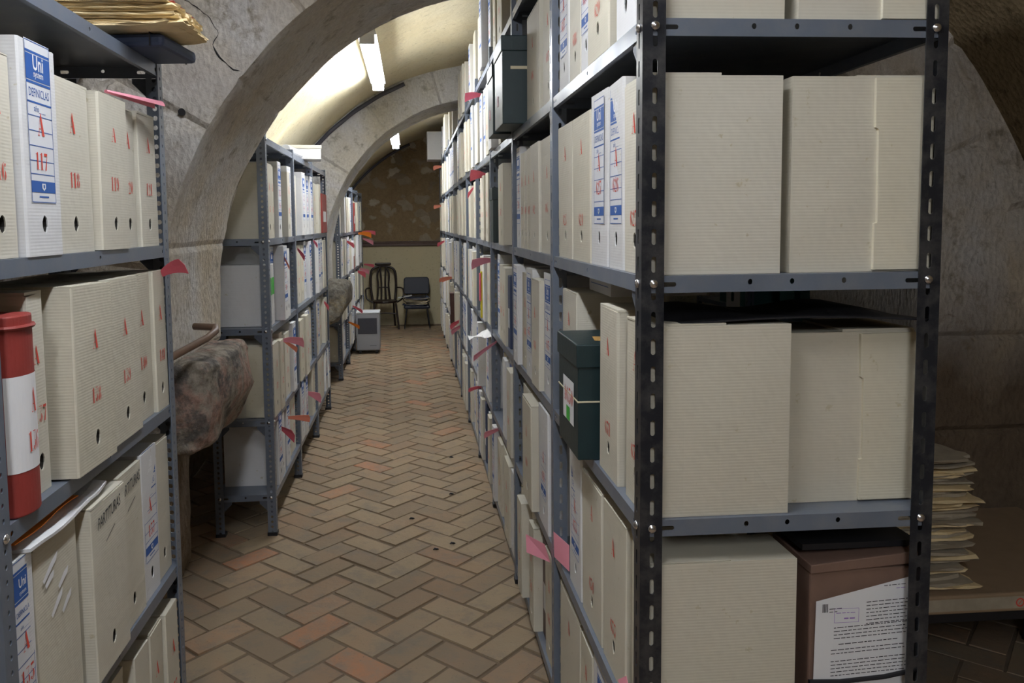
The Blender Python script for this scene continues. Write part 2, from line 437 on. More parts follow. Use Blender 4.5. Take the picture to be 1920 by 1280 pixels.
# ------------------------------------------------------------------ archive box  (spine faces local -Y, origin = bottom centre of the spine)
BM = {'cream': CREAM, 'blue': WHITE, 'white': WHITE}
HS = {}
def archive_mb(mb, w, d, h, num, zA=.235, zN=.128, zH=.056, rnd=None, hole=True, det=2, letter=True, note=None, style='cream'):
    rnd = rnd or random
    j = lambda a: rnd.uniform(-a, a)
    hw = w / 2; k = .0016 if det > 1 else .001
    bl = (-hw + j(k), 0, 0); br = (hw + j(k), 0, 0); tr = (hw + j(k), j(k) * 1.5, h + j(k * 2)); tl = (-hw + j(k), j(k) * 1.5, h + j(k * 2))
    ch = .0035; S0 = [(-hw, ch, 0), (-hw + j(k), ch, h), (hw, ch, 0), (hw + j(k), ch, h)]
    bl, br, tr, tl = [(p[0] - math.copysign(ch * .8, p[0]), p[1], p[2]) for p in (bl, br, tr, tl)]
    mb.add([bl, tl, S0[1], S0[0], br, tr, S0[3], S0[2]], [(0, 1, 2, 3), (4, 7, 6, 5)], 0)
    Bl = (-hw, d, 0); Br = (hw, d, 0); Tr = (hw, d, h); Tl = (-hw, d, h)
    rx, rz = .0105, .0155
    if hole:
        hp = [(rx * math.cos(2 * PI * i / 12 + PI / 4) * (1 + j(.12)), rz * math.sin(2 * PI * i / 12 + PI / 4) * (1 + j(.1))) for i in range(12)]
        vs = [br, tr, tl, bl] + [(x, 0.0, zH + z) for x, z in hp] + [(x * .9, .02, zH + z) for x, z in hp]
        H = lambda i: 4 + i % 12
        # hole points 0 at +45deg (towards tr)
        fs = [(1, 2) + (H(3), H(2), H(1), H(0)), (2, 3) + (H(6), H(5), H(4), H(3)), (3, 0) + (H(9), H(8), H(7), H(6)), (0, 1) + (H(12), H(11), H(10), H(9))]
        mb.add(vs, fs, 0)
        o = len(mb.v) - len(vs)
        # board rim, then shade painted dark on the hole's inner wall and back
        n = 12
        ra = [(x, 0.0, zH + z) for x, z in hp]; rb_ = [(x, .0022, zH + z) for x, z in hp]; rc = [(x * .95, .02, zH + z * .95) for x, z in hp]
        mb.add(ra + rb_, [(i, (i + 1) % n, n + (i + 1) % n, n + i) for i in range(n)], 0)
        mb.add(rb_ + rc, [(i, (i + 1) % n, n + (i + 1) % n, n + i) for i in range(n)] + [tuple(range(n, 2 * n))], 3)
    else:
        mb.add([bl, br, tr, tl], [(0, 1, 2, 3)], 0)
    if det > 1:
        g = 4; bul = rnd.uniform(.0, .005)
        for sgn, a, b, c_, d_ in ((-1, S0[0], S0[1], Tl, Bl), (1, S0[2], S0[3], Tr, Br)):
            vs = []
            for i in range(g + 1):
                for q in range(g + 1):
                    u, v = i / g, q / g
                    p = (Vector(a) * (1 - u) + Vector(d_) * u) * (1 - v) + (Vector(b) * (1 - u) + Vector(c_) * u) * v
                    p.x += sgn * bul * math.sin(PI * u) * math.sin(PI * v)
                    vs.append(tuple(p))
            fs = []
            for i in range(g):
                for q in range(g):
                    f = (i * (g + 1) + q, i * (g + 1) + q + 1, (i + 1) * (g + 1) + q + 1, (i + 1) * (g + 1) + q)
                    fs.append(f[::-1] if sgn < 0 else f)
            if sgn > 0: fs = [f[::-1] for f in fs]
            mb.add(vs, [f if sgn < 0 else f for f in fs], 0)
    else:
        mb.add([S0[0], S0[1], Tl, Bl, S0[2], S0[3], Tr, Br], [(0, 1, 2, 3), (4, 7, 6, 5)], 0)
    mb.add([bl, br, Br, Bl, tl, tr, Tr, Tl, ], [(0, 3, 2, 1), (4, 5, 6, 7), (2, 6, 7, 3)][:0] + [(0, 3, 2, 1), (4, 5, 6, 7), (2, 3, 7, 6)], 0)
    if det > 1 and style == 'cream':      # top closing flap
        mb.box(-hw + .002, hw - .002, .001, d * .55, h, h + .0018 + rnd.random() * .004, 0)
    if letter:
        e = -.0014
        stencil(mb, 'A', j(.004), zA, .040 if w > .08 else .034, e, 1, 1.05)
        if num: stencil(mb, num, j(.003), zN, .030, e, 1, min(.80, (w * .9) / (.66 * .030 * len(num))))
    if note:
        for (s, z, wd, rot) in note: text(mb, s, 0, z, wd, -.0014, 2, .004, 1.6, rot, .25)

BOXES = []     # every archive box: dict
OTHERS = []
rng = random.Random(7)
ORD = ['', 'first', 'second', 'third', 'fourth', 'fifth', 'sixth', 'seventh', 'eighth', 'ninth', 'tenth', 'eleventh', 'twelfth']

class Run:      # a run of shelving; side +1: faces -X (right of aisle), -1: faces +X (left)
    def __init__(s, name, X, side, Y0, n, L=.905): s.name, s.X, s.side, s.Y0, s.n, s.L = name, X, side, Y0, n, L
RR = Run('right shelving', .413, 1, 1.412, 11, .906)
R1 = Run('near left shelving', -.651, -1, 1.272, 1, .946)
R2 = Run('middle left shelving', -.675, -1, 3.86, 3, .897)
R3 = Run('far left shelving', -.677, -1, 7.74, 4, .90)
ZR = [2.34, 1.866, 1.409, .955, .522, .085]
Z1 = [1.93, 1.458, 1.03, .585, .135]
Z2 = [1.924, 1.443, 1.016, .573, .205]
Z3 = [1.915, 1.42, .985, .56, .17]

def put(run, z, y0, y1, style='cream', h=None, out=0.0, num=None, lean=0, bay=0, lvl=0, label=None, **kw):
    """a box whose spine spans y0..y1 on a run"""
    w = abs(y1 - y0) - .002; yc = (y0 + y1) / 2
    d = .255 if style == 'cream' else .27
    if h is None: h = .36 if style == 'cream' else .39
    x = run.X + (.012 - out) * run.side
    BOXES.append(dict(run=run, z=z, yc=yc, w=w, d=kw.pop('d', d), h=h, x=x, style=style, num=num, lean=lean, bay=bay, lvl=lvl, label=label, kw=kw))

def other(kind, run, z, y0, y1, h, out, label, name, cat, d=.26, lean=0, group=None, z2=0, **kw):
    OTHERS.append(dict(kind=kind, run=run, z=z, yc=(y0 + y1) / 2, w=abs(y1 - y0) - .002, h=h, d=d, x=run.X + (.012 - out) * run.side, label=label, name=name, cat=cat, lean=lean, group=group, kw=kw))
# ------------------------------------------------------------------ the cellar itself
XW0, XW1, YW0, YW1 = -1.34, 2.72, -4.6, 12.0
ARCHES = [(.50, 1.175, 1.33, 2.75, 3.55), (.64, 1.185, 1.356, 6.75, 7.40)]
SECT = [(.45, .85, 1.97, YW0, 2.80, 2.36), (.733, .758, 2.078, 3.50, 6.80, 2.72), (.85, .68, 2.19, 7.35, YW1, 2.72)]
def xright(y): return 2.36 if y < 2.9 else 2.72
def vault_z(sec, x):
    cx, cz, R = sec[:3]; t = R * R - (x - cx) ** 2
    return cz + math.sqrt(t) if t > 0 else cz
def fbm(x, y, z, sc, oct=4):
    v = 0; a = 1
    for _ in range(oct):
        v += a * noise.noise(Vector((x * sc, y * sc, z * sc))); sc *= 2.1; a *= .5
    return v
def grid(mb, rows, mi=0, flip=False):
    n = len(rows[0]); o = []
    for r in rows: o += r
    fs = []
    for i in range(len(rows) - 1):
        for k in range(n - 1):
            f = (i * n + k, i * n + k + 1, (i + 1) * n + k + 1, (i + 1) * n + k)
            fs.append(f[::-1] if flip else f)
    mb.add(o, fs, mi)
# vault over the three bays and the flat ends
mb = MB()
for si, sec in enumerate(SECT):
    cx, cz, R, ya, yb, XR = sec
    ny = max(4, int((yb - ya) / .09)); rows = []
    for i in range(ny + 1):
        y = ya + (yb - ya) * i / ny; row = []
        x0 = max(XW0, cx - R + .001); x1 = min(XR, cx + R - .001)
        a0 = math.acos((x0 - cx) / R); a1 = math.acos((x1 - cx) / R)
        for k in range(73):
            a = a0 + (a1 - a0) * k / 72
            dr = .018 * fbm(math.cos(a) * R, y, math.sin(a) * R, .9, 3)
            row.append((cx + (R + dr) * math.cos(a), y, cz + (R + dr) * math.sin(a)))
        rows.append(row)
    grid(mb, rows, 1 if si == 0 else 0, True)
o = struct(mb.build('ceiling', [VAULT, VAULTA], smooth=True))
# side walls
def sidewall(name, x, sgn, mat, z1):
    mb = MB(); rows = []
    for i in range(150):
        y = YW0 + (YW1 - YW0) * i / 149; row = []
        for k in range(34):
            z = z1 * k / 33
            row.append(((xright(y) if sgn > 0 else x) + sgn * .035 * fbm(x, y, z, 1.6, 5) , y, z))
        rows.append(row)
    grid(mb, rows, 0, sgn > 0)
    return struct(mb.build(name, mat, smooth=True))
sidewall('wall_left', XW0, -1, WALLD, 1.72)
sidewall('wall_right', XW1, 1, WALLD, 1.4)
# far wall: rubble above, plaster below, brown rail between
mb = MB(); rows = []
for i in range(70):
    x = XW0 - .1 + (XW1 - XW0 + .2) * i / 69
    rows.append([(x, YW1 - .03 + .03 * fbm(x, 0, 1.15 + 1.8 * k / 40, 3.5, 4), 1.15 + 1.8 * k / 40) for k in range(41)])
grid(mb, rows, 0, False)
mb.add([(XW0 - .1, YW1 - .06, 0), (XW1 + .1, YW1 - .06, 0), (XW1 + .1, YW1 - .06, 1.185), (XW0 - .1, YW1 - .06, 1.185), (XW1 + .1, YW1 + .1, 1.185), (XW0 - .1, YW1 + .1, 1.185)], [(0, 1, 2, 3), (3, 2, 4, 5)], 1)
struct(mb.build('wall_far', [RUBBLE, LOWPL]))
mb = MB(); mb.box(XW0, XW1, YW1 - .105, YW1 - .04, 1.18, 1.225)
mb.tube([(XW0, YW1 - .10, 1.235), (XW1, YW1 - .10, 1.225)], .017)
struct(mb.build('trim_1', RAIL, bevel=.006))
mb = MB(); mb.add([(XW0, YW0, 0), (XW1, YW0, 0), (XW1, YW0, 3), (XW0, YW0, 3)], [(3, 2, 1, 0)])
struct(mb.build('wall_back', WALLD))

# stone arches with their legs
def arch(idx, A, sec_a, sec_b, mat, name, left_bot):
    cx, cz, R, y0, y1 = A
    mb = MB()
    # profile of the intrados from the left foot to the right foot: (x,z, outward nx,nz)
    prof = []
    n1 = 10
    for i in range(n1): prof.append((cx - R, left_bot + (cz - left_bot) * i / n1, -1, 0))
    na = 210
    for i in range(na + 1):
        a = PI - PI * i / na
        prof.append((cx + R * math.cos(a), cz + R * math.sin(a), math.cos(a), math.sin(a)))
    n2 = 60
    for i in range(1, n2 + 1): prof.append((cx + R, cz - cz * i / n2, 1, 0))
    L = 0; ls = [0]
    for i in range(1, len(prof)): L += math.hypot(prof[i][0] - prof[i - 1][0], prof[i][1] - prof[i - 1][1]); ls.append(L)
    def disp(x, y, z, amp): return amp * fbm(x + 3 * idx, y, z, 2.2, 5)
    ny = 22; rows = []
    cr0 = []; cr1 = []
    for (x, z, nx, nz), l in zip(prof, ls):
        row = []
        for k in range(ny + 1):
            y = y0 + (y1 - y0) * k / ny
            d = disp(x, y, z, .011)
            # voussoir joints: shallow grooves
            j = abs(((l + .11 * math.sin(l * 3)) % .52) - .26); 
            if j > .252: d += .006
            ye = y
            e = .012 * fbm(x, 7 + k // 22, z, 7, 3)
            if k == 0: ye = y0 + e; d += .006 
            if k == ny: ye = y1 + e; d += .006
            row.append((x + nx * d, ye, z + nz * d))
        rows.append(row); cr0.append(row[0]); cr1.append(row[-1])
    grid(mb, rows, 0, True)
    def outer(sec, x, z, nx, nz):
        t = 0
        while t < 1.8:
            t += .02; px, pz = x + nx * t, z + nz * t
            if px < XW0 - .03 or px > sec[5] + .03: break
            if pz > vault_z(sec, px) + .03 and pz > 1.3: break
        return t
    for yy, cr, sec, fl in ((y0, cr0, sec_a, False), (y1, cr1, sec_b, True)):
        rows = []
        for (x, z, nx, nz), c in zip(prof, cr):
            T = outer(sec, x, z, nx, nz); row = [c]
            for k in range(1, 57):
                t = T * k / 56
                px, pz = x + nx * t, z + nz * t
                dd = .012 * fbm(px, 3 * idx, pz, 3.0, 5) * min(1, k / 6)
                # wide joints between courses of blocks
                a = math.atan2(pz - cz, px - cx) if pz > cz else (pz - cz) * 1.0
                if pz > cz: g = abs((a * R + (.0 if t < .36 else .22)) % .50 - .25) > .239 or abs(t - .36) < .012
                else: g = abs(pz % .36 - .18) > .169
                if g: dd += (.016 if not fl else -.016)
                row.append((px, yy + dd, pz))
            rows.append(row)
        grid(mb, rows, 0, not fl)
    return mb
SUBD = 0
mb = arch(1, ARCHES[0], SECT[0], SECT[1], ARCH, 'a', 1.02)
struct(mb.build('wall_arch', ARCH, smooth=False))
mb = arch(2, ARCHES[1], SECT[1], SECT[2], ARCH2, 'b', 1.0)
struct(mb.build('wall_arch', ARCH2, smooth=False))

# recessed piers under the corbels, and rough corbel stones
def blob(name, x0, x1, y0, y1, z0, z1, mat, seed, amp=.05, sq=.55, res=48, taper=0, under=0, label=None):
    mb = MB(); vs = []
    for i in range(res + 1):
        th = PI * i / res
        for k in range(2 * res):
            ph = PI * k / res
            u = Vector((math.sin(th) * math.cos(ph), math.sin(th) * math.sin(ph), math.cos(th)))
            s = Vector([math.copysign(abs(c) ** sq, c) for c in u])
            m = max(abs(s.x), abs(s.y), abs(s.z)); 
            p = s
            n = fbm(p.x + seed, p.y, p.z, 1.1, 5) * amp * 3.2
            rg = 1 - abs(noise.noise(Vector((p.x * 2.2 + seed, p.y * 2.2, p.z * 2.2)))) * 1.6
            f = 1 + n + .9 * amp * (rg - .5) + .22 * amp * 10 * (noise.voronoi(Vector((p.x * 1.6 + seed, p.y * 1.6, p.z * 1.6)))[0][0] - .4)
            q = Vector((p.x * f, p.y * f, p.z * f))
            if taper: q.x *= 1 + taper * q.z * .5
            if under and q.z < 0 and q.x > 0: q.x *= 1 + under * q.z
            vs.append(((x0 + x1) / 2 + q.x * (x1 - x0) / 2, (y0 + y1) / 2 + q.y * (y1 - y0) / 2, (z0 + z1) / 2 + q.z * (z1 - z0) / 2))
    W = 2 * res; fs = []
    for i in range(res):
        for k in range(W): fs.append((i * W + k, (i + 1) * W + k, (i + 1) * W + (k + 1) % W, i * W + (k + 1) % W))
    mb.add(vs, fs); return mb.build(name, mat, smooth=True)
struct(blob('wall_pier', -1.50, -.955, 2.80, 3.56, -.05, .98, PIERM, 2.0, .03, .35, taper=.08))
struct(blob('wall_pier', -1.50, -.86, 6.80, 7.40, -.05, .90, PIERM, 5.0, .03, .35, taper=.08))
struct(blob('wall_corbel', -1.40, -.690, 2.84, 3.46, .690, 1.035, ROCK, 9.3, .030, .20, under=.14))
struct(blob('wall_corbel', -1.40, -.55, 6.76, 7.26, .66, 1.03, ROCK2, 4.1, .026, .26, under=.26))

# herringbone brick floor
mb = MB(); tones = []
ang = math.radians(46.5); ca, sa = math.cos(ang), math.sin(ang); U = .1235
rb = random.Random(3)
def bk(ox, oy, horiz):
    g = .0035
    w_, h_ = (2 * U, U) if horiz else (U, 2 * U)
    cxx, cyy = (ox * U + w_ / 2), (oy * U + h_ / 2)
    X = cxx * ca - cyy * sa; Y = cxx * sa + cyy * ca
    if not (XW0 - .1 < X < XW1 + .1 and -.9 < Y < YW1): return
    dz = rb.uniform(-.0022, .0022); tilt = rb.uniform(-.0015, .0015); tl2 = rb.uniform(-.0015, .0015)
    j = lambda: rb.uniform(-.0022, .0022)
    hw, hh = w_ / 2 - g, h_ / 2 - g
    cs = [(-hw + j(), -hh + j()), (hw + j(), -hh + j()), (hw + j(), hh + j()), (-hw + j(), hh + j())]
    r_ = rb.uniform(-.008, .008)
    vs = []
    for k, (a, b) in enumerate(cs): vs.append((a, b, -.010))
    for a, b in cs:
        vs.append((a * (1 - .004 / hw), b * (1 - .004 / hh), dz + tilt * a / hw + tl2 * b / hh))
    out = []
    for a, b, z in vs:
        a, b = a - b * r_, b + a * r_
        a += cxx; b += cyy
        out.append((a * ca - b * sa, a * sa + b * ca, z))
    mb.add(out, [(4, 5, 6, 7), (0, 1, 5, 4), (1, 2, 6, 5), (2, 3, 7, 6), (3, 0, 4, 7)], 0)
    q = rb.random()
    t = (rb.random(), (rb.uniform(.6, 1) if q < .045 else (rb.uniform(.1, .35) if q < .2 else 0)), 0, 1)
    tones.extend([t] * 5)
for x in range(-60, 130):
    for y in range(-60, 130):
        t = (x - y) % 4
        if t == 0: bk(x, y, True)
        elif t == 3: bk(x, y, False)
nb = len(tones)
mb.add([(XW0 - .1, YW0, -.004), (XW1 + .1, YW0, -.004), (XW1 + .1, YW1, -.004), (XW0 - .1, YW1, -.004)], [(0, 1, 2, 3)], 1)
tones.append((0, 0, 0, 1))
fl = mb.build('floor', [BRICK, GROUT])
at = fl.data.attributes.new('tone', 'FLOAT_COLOR', 'FACE')
at.data.foreach_set('color', [c for t in tones for c in t])
struct(fl)

# ------------------------------------------------------------------ ceiling lamps
def lamp(X, Y0, Y1, z, strength, label, sec):
    e = empty('ceiling_lamp', label, 'lamp', (X, (Y0 + Y1) / 2, z), group='fluorescent fittings along the vault'); l = (Y1 - Y0) / 2
    m = MB(); m.box(-.034, .034, -l + .02, l - .02, 0, .045); d = m.build('diffuser', emis('tube_light_%d' % int(strength * 10 + X * 7 + Y0), strength), e, bevel=.008)
    m = MB(); m.prism([(-.05, .046), (.05, .046), (.034, .092), (-.034, .092)], lambda a, b, t: (a, t, b), -l, l)
    m.build('housing', HOUSING, e)
    for s in (-1, 1):
        m = MB(); m.box(-.040, .040, s * l - .008, s * l + .008, -.003, .05); m.build('end_cap', HOUSING, e, bevel=.003)
        zt = vault_z(sec, X) - z
        m = MB(); m.tube([(0, s * l * .6, .085), (0, s * l * .6, max(.1, zt + .01))], .008); m.build('hanger', HOUSING, e)
    return e
lamp(-.21, 4.28, 5.76, 2.445, LAMP['mid'], 'long glowing ceiling lamp seen just past the first stone arch', SECT[1])
lamp(-.16, 8.2, 9.68, 2.40, LAMP['far'], 'small distant glowing ceiling lamp beyond the second stone arch', SECT[2])
lamp(-.15, .40, 1.88, 2.56, LAMP['near'], 'fluorescent ceiling lamp directly above the viewpoint', SECT[0])
lamp(-.15, -2.3, -.82, 2.56, LAMP['behind'], 'fluorescent ceiling lamp well behind the viewpoint', SECT[0])

# ------------------------------------------------------------------ shelving
def perf(mb, length, t0, t1, th, holes, place, mi=0, n=5):
    """flat bar along s in 0..length, across t0..t1, thickness th, real through-holes (s, tc, half length, half width)"""
    s = 0.0
    def pr(poly):
        if area2(poly) < 0: poly = poly[::-1]
        N_ = len(poly)
        vs = [place(a, b, 0) for a, b in poly] + [place(a, b, th) for a, b in poly]
        mb.add(vs, [tuple(range(N_))[::-1], tuple(range(N_, 2 * N_))] + [(i, (i + 1) % N_, N_ + (i + 1) % N_, N_ + i) for i in range(N_)], mi)
    for sc, tc, hl, hw in holes:
        a, b = sc - hl, sc + hl
        if a > s + 1e-6: pr([(s, t0), (a, t0), (a, t1), (s, t1)])
        up = []; k = max(0, hl - hw)
        for i in range(n + 1):
            an = PI / 2 * i / n; up.append((sc + k + hw * math.sin(PI / 2 - an) if hl >= hw else sc + hl * math.cos(an), tc + hw * math.sin(an)))
        top = [(b, tc)] + up[1:] + [(2 * sc - p, q) for p, q in up[::-1][:-1]] + [(a, tc)]
        pr([(a, t1), (a, tc)] + top[::-1][1:-1] + [(b, tc), (b, t1)])
        bot = [(p, 2 * tc - q) for p, q in top]
        pr([(b, t0), (b, tc)] + bot[1:-1] + [(a, tc), (a, t0)])
        s = b
    if length > s + 1e-6: pr([(s, t0), (length, t0), (length, t1), (s, t1)])
def post_mesh(H, slot, wy=.038, wx=.042):
    """L angle: flange A across X (0..wx) at y=0 (seen from the end), flange B along Y (0..wy) at x=0 (seen from the aisle)"""
    mb = MB(); th = .0022
    if slot: ha = [(z, .023, .0145, .0045) for z in [.03 + .05 * i for i in range(int((H - .05) / .05) + 1)]]; hb = [(z + 0, .021, .0145, .004) for z, _, _, _ in ha]
    else:
        ha = [(z, .021, .0065, .006) for z in [.02 + .025 * i for i in range(int((H - .03) / .025) + 1)]]; hb = [(z, .019, .0045, .0035) for z, _, _, _ in ha]
    perf(mb, H, 0, wx, th, ha, lambda s, t, q: (t, q, s))
    perf(mb, H, th, wy, th, hb, lambda s, t, q: (q, t, s))
    return mb
def shelf_mesh(D, L, lip=.031):
    """tray: x 0..D (0 = aisle side), y 0..L, top at z=0"""
    mb = MB(); th = .0015
    mb.box(0, D, 0, L, -th, 0)
    hs = [(.05, -lip * .5, .014, .0042), (.20 * D + .09, -lip * .42, .0045, .0052), (D * .5, -lip * .42, .0045, .0052), (D * .8 - .09 + .02, -lip * .42, .0045, .0052), (D - .05, -lip * .5, .014, .0042)] if D > .4 else [(.05, -lip * .5, .012, .0042), (D / 2, -lip * .42, .0045, .0045), (D - .05, -lip * .5, .012, .0042)]
    perf(mb, D, -lip, -th, th, hs, lambda s, t, q: (s, q, t))
    perf(mb, D, -lip, -th, th, hs, lambda s, t, q: (s, L - q, t))
    hl = [(.025, -lip * .5, .005, .0045), (.045, -lip * .5, .005, .0045), (L * .5, -lip * .45, .0045, .0045), (L - .045, -lip * .5, .005, .0045), (L - .025, -lip * .5, .005, .0045)]
    perf(mb, L, -lip, -th, th, hl, lambda s, t, q: (q, s, t))
    perf(mb, L, -lip, -th, th, hl, lambda s, t, q: (D - q, s, t))
    mb.box(th, .012, .01, L - .01, -lip, -lip + .0015)      # folded return under the lip
    mb.box(D - .012, D - th, .01, L - .01, -lip, -lip + .0015)
    return mb
def shelving(run, D, Z, H, slot, label, name='metal_shelving', black_end=False, gus=2, bolts=2, steel=None):
    steel = steel or STEEL
    e = empty(name, label, 'shelving', (run.X, run.Y0, 0))
    sd = run.side
    pm = post_mesh(H, slot).mesh('post', [steel]); pmb = None
    if black_end: pmb = pm.copy(); pmb.materials.clear(); pmb.materials.append(STEELB)
    sm = shelf_mesh(D, run.L - .004).mesh('shelf', [steel])
    f_ = MB(); f_.box(-.002, .045, -.002, .040, 0, .018); fm = f_.mesh('foot', [BLACKC])
    for k in range(run.n + 1):
        last = k == run.n
        for back in (0, 1):
            o = link('post', pmb if (black_end and k == 0) else pm, e)
            # mirrored instances through scale keep the flange against aisle and end
            o.location = ((D if back else 0) * sd, k * run.L if not last else k * run.L, 0)
            o.scale = ((-1 if back else 1) * sd, -1 if last else 1, 1)
            if not last and k: o.location.y -= .0
            if black_end and k == 0: o['label'] = 'black slotted post at the near end'
            link('foot', fm, o)
    for k in range(run.n):
        for z in Z:
            o = link('shelf', sm, e)
            o.location = (.0024 * sd, k * run.L + .003, z); o.scale = (sd * (D - .005) / D, 1, 1)
    g = MB(); g.prism([(0, 0), (.075, 0), (.075, -.012), (.012, -.075), (0, -.075)], lambda a, b, t: (a, t, b), 0, .002)
    gm = g.mesh('gusset', [STEELD])
    bm_ = MB(); bm_.tube([(0, 0, 0), (0, -.002, 0), (0, -.0045, 0), (0, -.006, 0)], [.0086, .0083, .0058, .001], 14)
    bmesh_ = bm_.mesh('bolt', [CHROME]); bmesh_.shade_smooth()
    side_g = D > .4
    for k in range(min(gus, run.n + 1)):
        for z in Z:
            for back in ((0,) if side_g else (0, 1)):
                o = link('gusset', gm, e)
                if side_g:      # in the plane of the aisle-side lip
                    o.rotation_euler = (0, 0, PI / 2); o.location = (.0075 * sd, k * run.L + .0045, z - .031)
                else:           # across the end of the bay, behind the post flange
                    o.location = ((D - .004 if back else .004) * sd, k * run.L + .0045, z - .031)
                    o.scale = ((-1 if back else 1) * sd, 1, 1)
    if bolts:
        for z in Z:
            for back in (0, 1):
                o = link('bolt', bmesh_, e); o.location = ((D - .023 if back else .023) * sd, 0, z - .014)
                if not back:
                    o = link('bolt', bmesh_, e); o.rotation_euler = (0, 0, -sd * PI / 2); o.location = (0, .021, z - .014)
    return e
shelving(RR, .567, ZR, 2.40, True, 'long deep grey metal shelving right of the aisle, black near posts', black_end=True, gus=2)
shelving(R1, .30, Z1, 1.955, False, 'nearest grey metal shelving on the left of the aisle, in front of the first arch')
shelving(R2, .29, Z2, 1.945, False, 'middle grey metal shelving on the left, between the two stone arches', steel=STEEL)
shelving(R3, .29, Z3, 1.94, False, 'farthest grey metal shelving on the left, past the second stone arch', gus=1)
RS = Run('side shelving', 2.10, 1, 3.95, 2, .90)
shelving(RS, .30, [1.90, 1.42, .95, .50, .10], 1.95, True, 'grey metal shelving glimpsed through the gap behind the long right shelving', gus=0)
RB = Run('right shelving back row', .983, -1, 1.412, 11, .906)

# ------------------------------------------------------------------ what stands on the shelves
P = put
# near left, shelf A
A_ = dict(zA=.235, zN=.135, zH=.056)
sA = 'on the upper box shelf of the nearest left shelving'
def L1(z, lst, shelf, lvl):
    for t in lst:
        y0, y1, st, num = t[:4]; kw = dict(t[4]) if len(t) > 4 else {}
        lab = kw.pop('label', None)
        if not lab:
            base = 'blue-labelled white' if st == 'blue' else 'cream'
            lab = f'{base} archive box stamped A {num} on the {shelf}'
        P(R1, z, y0, y1, st, num=num, label=lab, lvl=lvl, **kw)
L1(1.458, [(1.315, 1.415, 'cream', '116', dict(lean=.006, h=.335)), (1.421, 1.562, 'blue', '117', dict(h=.372, out=.012)), (1.568, 1.745, 'cream', '118', dict(h=.332)),
           (1.752, 1.918, 'cream', '119', dict(out=.014, lean=.008, h=.331)), (1.930, 2.026, 'cream', '120', dict(out=-.004, h=.325)), (2.034, 2.165, 'cream', '121', dict(out=.004, h=.326))], 'upper shelf, nearest left shelving', 1)
L1(1.03, [(1.445, 1.515, 'cream', '137', dict(out=-.01)), (1.535, 1.735, 'cream', '138', dict(out=.03, lean=.02)), (1.755, 1.945, 'cream', '139', dict(out=.016)),
          (1.95, 2.085, 'cream', '140', dict(out=-.002)), (2.09, 2.19, 'cream', '141', dict(out=.006))], 'second shelf, nearest left shelving', 2)
other('redcyl', R1, 1.03, 1.335, 1.425, .335, .03, 'red rounded binder with white label stamped A 136, nearest left shelving', 'lever_binder', 'binder')
L1(.585, [(1.318, 1.395, 'blue', '135', dict(out=.002, h=.375)), (1.405, 1.585, 'cream', '', dict(out=.0, label='torn cream archive box with white chalk smears, nearest left shelving', smear=1)),
          (1.605, 1.79, 'cream', '', dict(out=.02, label='cream box marked PARTITURAS, nearer of two, third shelf of nearest left shelving', note=1)),
          (1.795, 1.95, 'cream', '', dict(out=.004, label='cream box marked PARTITURAS, farther of two, third shelf of nearest left shelving', note=1)),
          (1.955, 2.075, 'blue', '157', dict(h=.37)), (2.08, 2.19, 'cream', '', dict(out=-.005, lean=-.01, label='blank cream box with creased edge beside the post, nearest left shelving', blank=1))], 'third shelf, nearest left shelving', 3)
L1(.135, [(1.37, 1.53, 'cream', '172', {}), (1.54, 1.655, 'blue', '173', {}), (1.665, 1.83, 'cream', '174', dict(lean=.03, out=-.02)), (1.86, 1.96, 'cream', '175', {}), (1.965, 2.06, 'cream', '176', {}), (2.065, 2.17, 'cream', '177', dict(out=.01))], 'lowest shelf, nearest left shelving', 4)

# right run, bay nearest the camera
def RN(lvl, lst, word, zA=.265, zN=.09, zH=.062):
    for t in lst:
        y1, y0, st, num = t[:4]; kw = dict(t[4]) if len(t) > 4 else {}
        lab = kw.pop('label', None) or f"{'blue-labelled white' if st == 'blue' else 'cream'} archive box stamped A {num}, {word} of the right shelving"
        P(RR, ZR[lvl], y0, y1, st, num=num, label=lab, lvl=lvl, zA=zA, zN=(.16 if st == 'blue' else zN), zH=zH, **kw)
RN(1, [(2.27, 2.13, 'blue', '617'), (2.12, 1.985, 'cream', '618'), (1.98, 1.87, 'blue', '619'), (1.86, 1.665, 'cream', '620', dict(out=.01)), (1.64, 1.50, 'blue', '621'), (1.495, 1.43, 'cream', '622')], 'top visible shelf')
RN(2, [(2.28, 2.09, 'cream', '623'), (2.08, 1.875, 'cream', '624'), (1.865, 1.71, 'blue', '625', dict(h=.385)), (1.695, 1.58, 'blue', '626', dict(h=.385)), (1.57, 1.43, 'cream', '627')], 'second visible shelf')
RN(3, [(2.29, 2.10, 'cream', '649', dict(out=-.012)), (1.765, 1.605, 'cream', '651', dict(out=.004, lean=.0, h=.365)), (1.565, 1.425, 'cream', '652', dict(out=-.002, h=.36, d=.275))], 'third visible shelf')
RN(4, [(2.13, 1.98, 'blue', '653'), (1.965, 1.755, 'cream', '654'), (1.745, 1.555, 'cream', '655'), (1.545, 1.42, 'cream', '656', dict(d=.285, out=-.01, h=.345))], 'fourth visible shelf')
RN(5, [(2.28, 2.0, 'cream', '678'), (1.99, 1.85, 'cream', '679'), (1.84, 1.66, 'blue', '680'), (1.65, 1.43, 'cream', '681')], 'lowest shelf')
other('greenbox', RR, .955, 1.795, 2.035, .272, .047, 'dark green lidded box with white label stamped A650 and green sticker', 'lidded_box', 'box', d=.29, sticker=1)
other('greenbox', RR, 1.866, 2.93, 3.19, .315, .085, 'large dark green lidded box with cream elastic band, on upper right shelf', 'lidded_box', 'box', d=.32, band=1)
other('greenbox', RR, 1.866, 3.27, 3.47, .285, .085, 'smaller dark green lidded box just behind the banded green box', 'lidded_box', 'box', d=.30)
